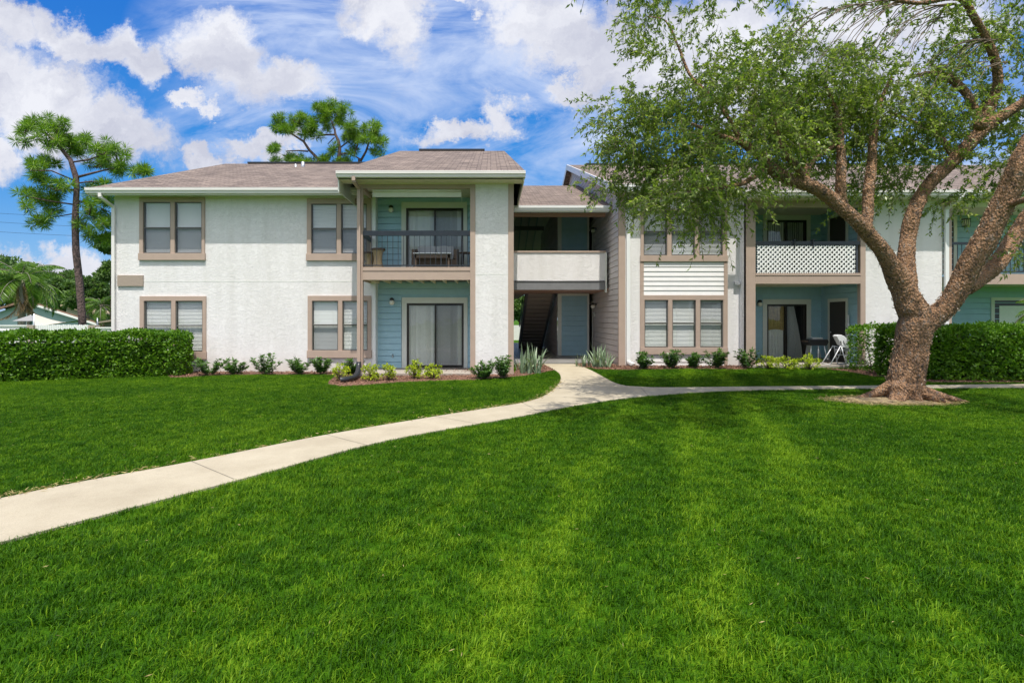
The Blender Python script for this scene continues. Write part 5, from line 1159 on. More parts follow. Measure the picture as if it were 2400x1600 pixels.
blade_plant('snake_plant', 'low sprawling spiky plant left of the upright one by the siding wall', 'plant', 1368, 860, 40, 18, 1.1, gs)
blade_plant('snake_plant', 'small dark spiky plant half hidden behind the pillar corner', 'plant', 1222, 868, 40, 16, .8, gs)

# ================================================================== PINES
def pine(name, label, Y, trunk_pts, branches, tufts, tr, loc_px, gz=0, needle=.34):
    x = XW(loc_px, Y); root = thing(name, label, 'tree', (x, Y, gz))
    def W(px, py, d=0): return Vector((XW(px, Y + d), Y + d, ZW(py, Y + d)))
    b = MB(); pts = [W(p[0], p[1]) for p in trunk_pts]; b.tube(pts, [p[2] * Y / F for p in trunk_pts], 14, wob=.1)
    for br in branches:
        P = [W(p[0], p[1], p[3] if len(p) > 3 else 0) for p in br]; b.tube(P, [p[2] * Y / F for p in br], 7)
    P, D, Rn = [], [], []
    for (px, py, rx, ry, n, dd) in tufts:
        for i in range(n):
            q = rng.normal(size=3); q = q / np.linalg.norm(q) * rng.random() ** .5
            dep = dd + q[1] * 1.0; c = np.array(W(px + q[0] * rx, py + q[2] * ry, dep)); b.tube([tuple(np.array(W(px, py + ry * .6, dd))), tuple(c - np.array([0, 0, .1]))], [.022, .01], 4)
            m = 74; dirs = unit(rng.normal(size=(m, 3)) + np.array([q[0] * .5, 0, .25])); P.append(np.tile(c, (m, 1)) + dirs * .03); D.append(dirs); Rn.append(rng.uniform(0, .7, m) + (.25 if random.random() < .1 else 0))
    b.build('trunk', M['bark_pine'], root)
    P, D, Rn = np.concatenate(P), np.concatenate(D), np.concatenate(Rn)
    D[:, 2] -= .08; foliage('crown', root, P, D, rng.uniform(needle * .7, needle * 1.1, len(P)), needle * .065, M['leaf_pine'], .1, None, Rn)
    return root
pine('pine_tree', 'tall slim pine with tiered open crown, left of the left building', 27,
     [(196, 800, 8), (192, 740, 8), (186, 660, 8), (178, 590, 7.5), (176, 520, 7), (180, 440, 6), (178, 415, 6), (165, 375, 5), (140, 345, 3.5), (110, 315, 2), (80, 300, 1.2)],
     [[(182, 415, 3), (220, 405, 2.5), (260, 395, 1.5), (330, 402, 1, 1)], [(170, 380, 2), (205, 375, 2), (250, 360, 1)], [(160, 365, 2), (120, 330, 1.2), (60, 325, .8)], [(178, 425, 2, 0), (120, 400, 1.5, -1), (70, 400, 1, -1.5)],
      [(178, 445, 2), (130, 440, 1.4, .6), (90, 430, 1, 1)], [(177, 480, 2), (110, 470, 1.4, -.5), (60, 460, 1, -1)], [(180, 470, 2), (220, 480, 1.4, .5), (262, 500, 1, 1)], [(177, 500, 1.5), (120, 510, 1, .5), (85, 525, 1, .7)], [(178, 430, 2), (215, 425, 1.4), (250, 430, 1)]],
     [(60, 300, 34, 22, 9, 0), (100, 290, 36, 20, 10, .6), (130, 300, 38, 26, 12, -.5), (160, 330, 40, 24, 12, .3), (110, 330, 38, 20, 8, -.6), (60, 325, 30, 14, 5, .3), (200, 330, 34, 22, 11, .5), (235, 350, 36, 22, 11, -.3), (225, 380, 34, 22, 10, .6), (275, 365, 32, 26, 11, 0), (285, 395, 36, 18, 9, .6), (325, 400, 26, 16, 7, -.3), (345, 402, 12, 12, 3, .2), (180, 355, 30, 18, 8, 1),
      (75, 390, 26, 14, 7, -1), (110, 385, 34, 16, 9, .2), (95, 415, 34, 22, 10, .4), (130, 435, 36, 20, 11, -.6), (60, 455, 22, 12, 5, -.8), (90, 460, 36, 20, 11, .3), (135, 465, 30, 20, 9, .8), (120, 490, 30, 18, 8, -.2), (85, 520, 22, 12, 6, .6), (110, 522, 16, 12, 3, .3), (65, 480, 18, 14, 4, .2),
      (215, 440, 34, 18, 8, .5), (235, 460, 26, 18, 6, .8), (210, 490, 26, 22, 7, -.2), (240, 510, 22, 20, 5, .6), (200, 525, 26, 14, 6, .3), (250, 425, 24, 12, 4, .2), (215, 545, 22, 14, 6, .5), (245, 470, 24, 22, 9, 1.4), (250, 520, 22, 20, 8, 1.2), (235, 560, 22, 14, 6, 1.2), (222, 505, 22, 18, 6, 1), (255, 560, 14, 14, 4, 1.4)], 8, 194, needle=.42)
pine('pine_tree', 'open crowned pine with thick needle tufts rising behind the left roof', 38,
     [(792, 470, 5), (793, 390, 4.6), (796, 350, 4.2), (793, 330, 3.8), (786, 315, 3), (784, 300, 2)],
     [[(760, 430, 4), (745, 372, 3.6), (725, 352, 3.2), (712, 332, 2.8), (690, 318, 2.2), (672, 305, 1.6)], [(722, 355, 2), (700, 353, 1.6), (672, 354, 1)], [(712, 332, 2), (716, 318, 1.4)], [(786, 316, 2.4), (765, 316, 2), (745, 318, 1.2)], [(786, 312, 2), (780, 290, 1.6), (770, 272, 1)],
      [(840, 430, 3), (842, 372, 3), (830, 365, 2), (838, 340, 2), (838, 325, 1.8), (826, 310, 1.2)], [(845, 378, 3), (858, 355, 2.6), (866, 330, 2), (870, 312, 1.2)], [(795, 348, 2), (812, 335, 1.4), (822, 328, 1)], [(796, 362, 2), (812, 360, 1.4), (835, 358, 1)], [(858, 350, 1.6), (876, 350, 1), (890, 358, .8)], [(784, 322, 1.6), (768, 338, .8)]],
     [(645, 348, 16, 15, 10, 0), (660, 282, 15, 20, 12, 0), (648, 305, 12, 12, 6, .5), (672, 302, 16, 16, 9, -.5), (700, 280, 18, 18, 13, 0), (685, 300, 14, 16, 8, .6), (715, 305, 14, 14, 7, .2), (733, 290, 20, 20, 13, 0), (725, 312, 16, 10, 6, .3), (748, 318, 12, 8, 4, 0), (752, 252, 18, 18, 13, 0), (775, 252, 18, 18, 13, .5), (765, 275, 20, 18, 12, -.4), (770, 298, 12, 10, 5, .2),
      (806, 262, 17, 20, 12, 0), (795, 285, 18, 18, 10, .5), (815, 298, 20, 20, 13, -.3), (828, 318, 18, 14, 9, .3), (812, 322, 12, 12, 5, 0), (848, 318, 14, 22, 9, 0), (870, 300, 18, 20, 13, 0), (880, 325, 14, 18, 9, .4), (865, 322, 14, 14, 6, -.4), (896, 332, 9, 13, 6, 0), (888, 356, 14, 11, 7, .3), (822, 340, 10, 10, 3, 0),
      (778, 350, 11, 13, 6, 0), (828, 358, 12, 13, 5, .3), (650, 380, 18, 10, 6, 0), (690, 378, 26, 12, 11, 0), (725, 382, 20, 12, 9, 0), (763, 374, 15, 12, 8, 0), (800, 376, 14, 12, 6, .4), (815, 382, 16, 8, 5, 0), (680, 365, 12, 10, 4, .3)], 5, 792, needle=.46)

# ================================================================== FAR LEFT: trees, houses, fence, palms
def far_tree(label, px, Y, top_py, rpx, n=5200, name='broadleaf_tree', leaf=.3, base_py=None, m='leaf_far', seed=1, group='trees behind the neighbouring houses'):
    x = XW(px, Y); root = thing(name, label, 'tree', (x, Y, .1), group)
    top = ZW(top_py, Y); r = rpx * Y / F; c0 = np.array([x, Y, top - r * .8]); cs = []
    g = np.random.default_rng(seed)
    for i in range(26):
        q = g.normal(size=3); q /= np.linalg.norm(q); cs.append((c0 + q * np.array([r * .75, r * .7, r * .62]) * g.random() ** .3, r * g.uniform(.2, .38)))
    ci = g.integers(0, len(cs), n); q = unit(g.normal(size=(n, 3))); C = np.array([c[0] for c in cs])[ci]; Rr = np.array([c[1] for c in cs])[ci][:, None]
    P = C + q * Rr * (g.random((n, 1)) ** .35) * np.array([1, 1, .75]); P[:, 2] = np.maximum(P[:, 2], .4)
    D = unit(q + g.normal(size=(n, 3)) * .8); foliage('crown', root, P, D, leaf, leaf * .5, M[m], .2)
    b = MB(); b.tube([(x, Y, 0), (x + .1, Y, c0[2] * .5), tuple(c0)], [r * .09, r * .07, r * .04], 10)
    for i in range(7): c = cs[i][0]; b.tube([(x, Y, max(.5, c0[2] - r * .8)), tuple((c + c0) / 2 - np.array([0, 0, r * .15])), tuple(c)], [r * .04, r * .03, r * .012], 6)
    b.build('trunk', M['twig'], root)
FT = [(-70, 60, 590, 100), (30, 62, 598, 85), (110, 66, 612, 80), (165, 60, 632, 72), (235, 70, 640, 85), (205, 55, 645, 55)]
FL = ['dark rounded tree cut by the left edge of the photo', 'broad leafy tree right behind the palm crown', 'wide grey-green tree behind the house gable', 'leafy tree just left of the pine trunk', 'low green tree right of the pine trunk', 'small tree seen behind the pine trunk above the roof slope']
for i, ((px, Y, tp, rr), lb) in enumerate(zip(FT, FL)): far_tree(lb, px, Y, tp, rr, 7000, seed=i + 3, leaf=.42)
far_tree('oak-like tree hanging close beside the left corner downspout', 262, 40, 545, 34, 4200, seed=31, leaf=.3, group=None)
far_tree('oak-like tree hanging close beside the left corner downspout, lower half', 258, 42, 610, 32, 3000, seed=32, leaf=.3, group=None)
far_tree('bright green tree glimpsed through the breezeway opening', 1216, 46, 690, 40, 4000, seed=41, leaf=.3, group=None)
far_tree('dark green tree beyond the breezeway, right of the bright one', 1290, 52, 650, 60, 4000, seed=42, leaf=.35, group=None)

def palm(label, px, Y, crown_py, base, flen, n=20, lean=0, dead=3, seed=5, name='palm_tree'):
    rnd = random.Random(seed); x = XW(px, Y); zc = ZW(crown_py, Y); root = thing(name, label, 'palm', (x, Y, .1))
    b = MB(); pts = [(x + lean * (t / 10) ** 2, Y, zc * t / 10) for t in range(11)]; b.tube(pts, [base * (1.15 - .3 * t / 10) for t in range(11)], 12, wob=.05); b.build('trunk', M['bark_palm'], root)
    top = np.array([x + lean, Y, zc])
    for i in range(n + dead):
        isd = i >= n; a = rnd.uniform(0, 6.28) if isd else i * 2.4 + rnd.uniform(-.3, .3); el = -1.2 if isd else rnd.uniform(-.35, 1.2); L_ = flen * rnd.uniform(.8, 1.1); k = 30
        d = np.array([math.cos(a), math.sin(a), 0]); P = []
        for j in range(k + 1):
            t = j / k; el2 = el - t * 1.5; 
            P.append((P[-1] + (d * math.cos(el2) + np.array([0, 0, math.sin(el2)])) * L_ / k) if P else top.copy())
        P = np.array(P); T = unit(np.gradient(P, axis=0)); S = np.cross(T, np.array([0, 0, 1.])); S = unit(S)
        LPp, LDd, LL = [], [], []
        for j in range(3, k + 1):
            for sg in (-1, 1):
                for q in range(3):
                    LPp.append(P[j]); LDd.append(S[j] * sg * 1.0 + T[j] * .55 + np.array([0, 0, -.35 - rnd.random() * .45])); LL.append(flen * .26 * math.sin(math.pi * (j / k) ** .8 * .92 + .12) + .08)
        rb = MB(); rb.tube([tuple(p) for p in P[::3]], [.03 * (1 - .8 * t / 10) for t in range(len(P[::3]))], 4)
        LPp, LDd, LL = np.array(LPp), np.array(LDd), np.array(LL); ev = np.array(rb.v); ef = np.array([f for f in rb.f if len(f) == 4])
        foliage('frond', root, LPp, LDd, LL, flen * .015, M['leaf_dead' if isd else 'leaf_palm'], .15, None, None, (ev, ef), M['bark_palm'])
palm('feather palm with drooping fronds and grey ringed trunk, in front of the pale gable', 51, 33, 656, .19, 2.7, 22, 0, 3, 5)
palm('thinner feather palm with dark trunk just right of the bigger palm', 68, 36, 665, .14, 2.2, 14, .2, 4, 8)
palm('small palm among bushes right of the pine trunk', 238, 42, 715, .14, 2.0, 16, 0, 1, 9)
palm('arching palm close to the right edge above the clipped hedge', 2455, 16.6, 728, .08, 1.0, 14, 0, 0, 12)

HS = thing('house', 'pale blue gabled house beyond the fence, behind the palms', 'house', (XW(75, 45), 48, .1))
Yh = 45; A_ = (XW(75, Yh), ZW(702, Yh)); Lf = (XW(-60, Yh), ZW(742, Yh)); Rt = (XW(250, Yh), ZW(757, Yh))
b = MB(); xL, xR = XW(-60, Yh), XW(228, Yh); zl = ZW(750, Yh)
b.prism([(xL, Yh, 0), (xR, Yh, 0), (xR, Yh, ZW(756, Yh)), (A_[0], Yh, A_[1] - .15), (xL, Yh, zl)], (-2.5, 2.8, 0)); b.build('wall', mat('pale_blue_stucco', (.40, .52, .55), .8, bump=.004, bscale=20), HS)
def roof_half(p, q, t=.16): bm_ = MB(); bm_.add([(p[0], Yh - .6, p[1]), (q[0], Yh - .6, q[1]), (q[0] - 3.2, Yh + 3.0, q[1]), (p[0] - 3.2, Yh + 3.0, p[1]), (p[0], Yh - .6, p[1] - t), (q[0], Yh - .6, q[1] - t), (q[0] - 3.2, Yh + 3.0, q[1] - t), (p[0] - 3.2, Yh + 3.0, p[1] - t)], [(0, 1, 2, 3), (7, 6, 5, 4), (0, 4, 5, 1), (1, 5, 6, 2), (2, 6, 7, 3), (3, 7, 4, 0)]); return bm_
mr_ = mat('brown_house_roof', (.22, .13, .09), .9, var=.15)
roof_half((A_[0], A_[1]), Rt).build('roof', mr_, HS); roof_half(A_, Lf).build('roof', mr_, HS)
b = MB(); b.bar((A_[0], Yh - .62, A_[1] - .22), (Rt[0], Yh - .62, Rt[1] - .22), .04, .16); b.build('rake_trim', M['white'], HS)
H2_ = thing('house', 'small tan-roofed house mostly hidden behind the pine trunk', 'house', (XW(180, 58), 60, .1)); b = MB(); x0, x1 = XW(155, 58), XW(215, 58); b.prism([(x0, 58, 0), (x1, 58, 0), (x1, 58, ZW(735, 58)), (x0, 58, ZW(718, 58))], (0, 8, 0)); b.build('wall', mat('tan_house_wall', (.45, .38, .28), .8), H2_)
b = MB(); b.prism([(x0 - .3, 57.6, ZW(714, 58)), (x1 + 1, 57.6, ZW(735, 58)), (x1 + 1, 57.6, ZW(739, 58)), (x0 - .3, 57.6, ZW(718, 58))], (0, 9, 0)); b.build('roof', mat('tan_house_roof', (.42, .33, .22), .9), H2_)
H3 = thing('house', 'low grey-brown roofed shed beside the left corner downspout', 'house', (XW(260, 40), 42, .1)); b = MB(); x0, x1 = XW(236, 40), XW(275, 40); b.box(x0 + .3, x1 + 2, 40, 46, 0, ZW(752, 40)); b.build('wall', mat('grey_shed_wall', (.25, .22, .2), .8), H3)
b = MB(); b.prism([(x0, 39.6, ZW(754, 40)), (x1 + 2, 39.6, ZW(738, 40)), (x1 + 2, 39.6, ZW(742, 40)), (x0, 39.6, ZW(758, 40))], (0, 7, 0)); b.build('roof', mat('grey_shed_roof', (.28, .23, .18), .9), H3)
# shade sail
Ys = 30; c = [(XW(80, Ys), Ys, ZW(735, Ys)), (XW(182, Ys), Ys + 1.5, ZW(745, Ys)), (XW(150, Ys), Ys - 1.5, ZW(762, Ys)), (XW(118, Ys), Ys - 1, ZW(766, Ys))]
n = 12; vs = []
for i in range(n + 1):
    for j in range(n + 1):
        u, v = i / n, j / n; top = [c[0][k] * (1 - u) + c[1][k] * u for k in range(3)]; bot = [c[3][k] * (1 - u) + c[2][k] * u for k in range(3)]; p = [top[k] * (1 - v) + bot[k] * v for k in range(3)]; p[2] -= .35 * math.sin(math.pi * u) * (1 - v); vs.append(tuple(p))
b = MB(); b.add(vs, [(i * (n + 1) + j, (i + 1) * (n + 1) + j, (i + 1) * (n + 1) + j + 1, i * (n + 1) + j + 1) for i in range(n) for j in range(n)], True)
SS = thing('shade_sail', 'cream triangular shade sail sagging above the picket fence', 'shade sail', (XW(118, Ys), Ys, .1)); b.build('canopy', mat('sail_cloth', (.52, .48, .40), .8), SS)
b = MB(); b.tube([(XW(80, Ys), Ys, 0), c[0]], .04, 8); b.build('pole', M['metal'], SS); b = MB(); b.tube([(XW(182, Ys), Ys + 1.5, 0), c[1]], .04, 8); b.build('pole', M['metal'], SS)
# patio umbrella roof and solar blinds left of it
b = MB(); c0 = (XW(72, 31), 31, ZW(738, 31)); nn = 8; ring = [(c0[0] + 0.8 * math.cos(2 * math.pi * k / nn), 31 + 0.8 * math.sin(2 * math.pi * k / nn), ZW(752, 31)) for k in range(nn)]
b.add([c0] + ring, [(0, k + 1, (k + 1) % nn + 1) for k in range(nn)]); UM = thing('garden_umbrella', 'grey-white garden umbrella beside the palm trunks', 'umbrella', (c0[0], 31, .1)); b.build('canopy', mat('umbrella_cloth', (.26, .26, .26), .8), UM); b = MB(); b.tube([(c0[0], 31, 0), c0], .025, 8); b.build('pole', M['metal'], UM)
# fences
Yf = 26.5
def wall_piece(label, p0, p1, yt, mt, name='garden_wall', cap=True):
    r = thing(name, label, 'wall', ((XW(p0, Yf) + XW(p1, Yf)) / 2, Yf, .0)); b = MB(); b.box(XW(p0, Yf), XW(p1, Yf), Yf, Yf + .2, -.05, ZW(yt, Yf)); b.build('wall_panel', mt, r)
    if cap: b = MB(); b.box(XW(p0, Yf), XW(p1, Yf), Yf - .05, Yf + .25, ZW(yt, Yf), ZW(yt, Yf) + .05); b.box(XW(p0, Yf), XW(p1, Yf), Yf - .03, Yf, ZW(yt + 11, Yf), ZW(yt + 9, Yf)); b.build('wall_cap', M['white'], r)
    return r
wall_piece('low white boundary wall at the far left above the hedge', -120, 66, 764, M['stucco'])
wall_piece('low white boundary wall between the tan pier and the left building', 224, 275, 769, M['stucco'])
for px, lb in ((73, 'tan fence pier left of the picket fence'), (217, 'tan fence pier right of the pine trunk')):
    r = thing('fence_pier', lb, 'pier', (XW(px, Yf), Yf, 0), 'tan piers along the boundary'); b = MB(); b.box(XW(px - 8, Yf), XW(px + 8, Yf), Yf - .08, Yf + .3, -.05, ZW(762, Yf)); b.build('pier_block', M['tan_stucco'], r, bevel=.01)
r = thing('picket_fence', 'white vertical picket fence between the two tan piers', 'fence', (XW(140, Yf), Yf, 0)); nb = 30
for i in range(nb):
    x = XW(82, Yf) + (XW(206, Yf) - XW(82, Yf)) * i / (nb - 1); b = MB(); zt2 = ZW(760 + (i % 3) * .6, Yf); b.prism([(x - .037, Yf + .05, .05), (x + .037, Yf + .05, .05), (x + .037, Yf + .05, zt2 - .03), (x, Yf + .05, zt2), (x - .037, Yf + .05, zt2 - .03)], (0, .02, 0)); b.build('picket', M['white'], r)
b = MB(); b.box(XW(81, Yf), XW(208, Yf), Yf + .071, Yf + .11, .3, .38); b.build('fence_rail', M['white'], r); b = MB(); b.box(XW(81, Yf), XW(208, Yf), Yf + .071, Yf + .11, 1.0, 1.08); b.build('fence_rail', M['white'], r)
# behind the breezeway
r = thing('boundary_fence', 'plain white fence seen through the breezeway beyond the rear lawn', 'fence', (XW(1216, 41), 41, .12)); b = MB(); b.box(XW(1150, 41), XW(1500, 41), 41, 41.1, 0, ZW(762, 41)); b.build('fence_panel', M['white'], r)
for i in range(5): b = MB(); b.box(XW(1160 + i * 40, 41), XW(1163 + i * 40, 41), 40.93, 41, 0, ZW(760, 41)); b.build('post', M['white'], r)
b = MB(); b.box(.3, 6, 34.6, 35.8, .121, .14); b.build('rear_path', M['path'], kind='structure')
# power lines
for i, (ya_, yb2) in enumerate(((500, 518), (520, 540), (543, 562))):
    Y = 70; pts = [Vector((XW(-100 + 45 * j, Y), Y, ZW(ya_ - 6 + (yb2 - ya_) * j / 8 + 1.5 * math.sin(j / 8 * 3.14), Y))) for j in range(11)]; b = MB(); b.tube(pts, .018, 5)
    b.build('power_line', M['black'], None, ['topmost thin power line across the lower left sky', 'middle thin power line across the lower left sky', 'lowest thin power line across the lower left sky'][i], 'cable', 'power lines')

# ================================================================== THINGS ON PATIOS AND BALCONY
def sofa():
    Y = 17.0; x0, x1 = XW(968, Y), XW(1074, Y); z = FL_Z; r = thing('patio_sofa', 'dark wicker two-seat sofa with grey cushions on the upper balcony', 'sofa', ((x0 + x1) / 2, Y, z))
    b = MB(); b.box(x0, x1, Y - .35, Y + .35, z + .12, z + .3); b.build('base', M['wicker'], r, bevel=.02)
    for a, c in ((x0, x0 + .12), (x1 - .12, x1)): b = MB(); b.box(a, c, Y - .36, Y + .36, z + .3, z + .6); b.build('armrest', M['wicker'], r, bevel=.025)
    b = MB(); b.box(x0, x1, Y + .28, Y + .38, z + .3, z + .68); b.build('back_frame', M['wicker'], r, bevel=.02)
    for a, c in ((x0 + .13, (x0 + x1) / 2 - .01), ((x0 + x1) / 2 + .01, x1 - .13)):
        b = MB(); b.box(a, c, Y - .36, Y + .26, z + .3, z + .42); b.build('seat_cushion', M['cushion'], r, bevel=.03); b = MB(); b.box(a, c, Y + .1, Y + .27, z + .42, z + .76); b.build('back_cushion', M['cushion'], r, bevel=.04)
    for a in (x0 + .04, x1 - .1):
        for y in (Y - .3, Y + .28): b = MB(); b.box(a, a + .06, y, y + .06, z, z + .12); b.build('leg', M['wicker'], r)
sofa()
Y = 16.45; x0, x1 = XW(970, Y), XW(1058, Y); z = FL_Z; r = thing('coffee_table', 'low white-topped coffee table in front of the balcony sofa', 'table', ((x0 + x1) / 2, Y, z))
b = MB(); b.box(x0, x1, Y - .2, Y + .2, z + .42, z + .45); b.build('tabletop', M['plastic_white'], r, bevel=.008)
b = MB(); b.box(x0 + .05, x1 - .05, Y - .17, Y + .17, z + .3, z + .4); b.build('apron', M['wicker'], r)
for a in (x0 + .05, x1 - .09):
    for y in (Y - .17, Y + .13): b = MB(); b.box(a, a + .04, y, y + .04, z, z + .42); b.build('leg', M['wicker'], r)
for px, Y, lb, hh in ((866, 16.75, 'pale barrel-shaped rattan stool at the left end of the balcony', .52), (886, 16.5, 'larger pale rattan stool right of the other one on the balcony', .6)):
    x = XW(px, Y); r = thing('rattan_stool', lb, 'stool', (x, Y, FL_Z), 'rattan stools on the upper balcony'); b = MB(); b.lathe([(.17, 0), (.15, .12), (.12, hh * .45), (.15, hh * .8), (.2, hh - .06)], (x, Y, FL_Z), 18); b.build('body', M['rattan'], r); b = MB(); b.lathe([(.21, hh - .06), (.22, hh - .02), (.2, hh)], (x, Y, FL_Z), 18); b.build('seat', M['wicker'], r)
Y = 16.9; x = XW(1091, Y); r = thing('side_table', 'small round dark side table at the right end of the balcony', 'table', (x, Y, FL_Z)); b = MB(); b.lathe([(.2, .5), (.2, .53)], (x, Y, FL_Z), 18); b.build('tabletop', M['wicker'], r)
for k in range(3): b = MB(); a = k * 2.1; b.tube([(x + .16 * math.cos(a), Y + .16 * math.sin(a), FL_Z), (x + .1 * math.cos(a), Y + .1 * math.sin(a), FL_Z + .5)], .012, 6); b.build('leg', M['black'], r)
# grill
Y = 18.6; gx = XW(1911, Y); z = SR; r = thing('charcoal_grill', 'black rectangular grill on thin metal legs beside the storage door', 'grill', (gx, Y, z)); w2 = .33
b = MB(); pr = [(-w2 + .06, .58), (w2 - .06, .58), (w2, .68), (w2, .72), (w2 - .03, .78), (-w2 + .03, .78), (-w2, .72), (-w2, .68)]; b.prism([(gx + a, Y - .2, z + c_) for a, c_ in pr], (0, .4, 0)); b.build('firebox', M['black'], r, bevel=.012)
b = MB(); b.box(gx - .2, gx + .16, Y - .16, Y + .14, z + .781, z + .84); b.build('foil_tray', M['metal'], r, bevel=.01)
b = MB(); b.box(gx - w2 - .1, gx - w2, Y - .16, Y + .14, z + .7, z + .73); b.build('side_shelf', M['wicker'], r)
for a, c_, y in ((-.24, -.28, -.17), (.0, -.02, -.17), (-.2, -.25, .15), (.18, .30, -.17), (.18, .30, .15)): b = MB(); b.tube([(gx + a, Y + y, z + .6), (gx + c_, Y + y * 1.1, z + .02)], .013, 7); b.build('leg', M['metal'], r)
for y in (-.2, .2): b = MB(); b.lathe([(.075, -.02), (.08, 0), (.075, .02)], (gx + .31, Y + y, z + .08), 16, 'y'); b.build('wheel', M['black'], r)
# high chair
Y = 17.75; hx = XW(1968, Y); z = SR; r = thing('high_chair', 'white plastic folding high chair with slotted back, facing right on the patio', 'chair', (hx, Y, z))
def HX(px): return XW(px, Y)
def HZ(py): return ZW(py, Y)
b = MB(); outl = [(1953, 787), (1957, 784.5), (1964, 784), (1971, 787), (1977, 793), (1982, 802), (1985, 809), (1982, 811), (1970, 811), (1964, 808), (1960, 800)]
b.prism([(HX(p[0]), Y - .17 + 0, HZ(p[1])) for p in outl[::-1]], (.05, .30, 0)); b.build('backrest', M['plastic_white'], r, bevel=.012)
for px in (1962, 1969): b = MB(); b.bar((HX(px), Y - .178, HZ(798)), (HX(px + 1.5), Y - .178, HZ(806)), .02, .012); b.build('slot', M['black'], r)
b = MB(); b.box(HX(1961), HX(1992), Y - .17, Y + .15, HZ(822), HZ(817)); b.build('seat', M['cushion'], r, bevel=.015)
b = MB(); b.box(HX(1978), HX(1998), Y - .2, Y + .2, HZ(811), HZ(808)); b.build('tray', M['plastic_white'], r, bevel=.01)
for s_ in (-.19, .19):
    for (p, q) in (((1961, 810), (1936, 855)), ((1963, 811), (1973, 861)), ((1984, 815), (1970, 850))): b = MB(); b.tube([(HX(p[0]), Y + s_, HZ(p[1])), (HX(q[0]), Y + s_ * 1.2, max(z + .015, HZ(q[1])))], .014, 8); b.build('leg', M['plastic_white'], r)
    b = MB(); b.tube([(HX(1960), Y + s_, HZ(811)), (HX(1975), Y + s_, HZ(814)), (HX(1994), Y + s_, HZ(812))], .016, 8); b.build('armrest', M['plastic_white'], r)
b = MB(); b.tube([(HX(1936), Y - .22, z + .016), (HX(1936), Y + .22, z + .016)], .014, 8); b.build('foot_bar', M['plastic_white'], r); b = MB(); b.tube([(HX(1973), Y - .22, z + .016), (HX(2000), Y - .22, z + .016), (HX(2000), Y + .22, z + .016), (HX(1973), Y + .22, z + .016)], .014, 8); b.build('foot_bar', M['plastic_white'], r)
b = MB(); b.tube([(HX(1968), Y - .2, HZ(832)), (HX(1985), Y - .2, HZ(834)), (HX(1996), Y - .15, HZ(832)), (HX(1996), Y + .15, HZ(832)), (HX(1968), Y + .2, HZ(832))], .013, 8); b.build('footrest', M['plastic_white'], r)

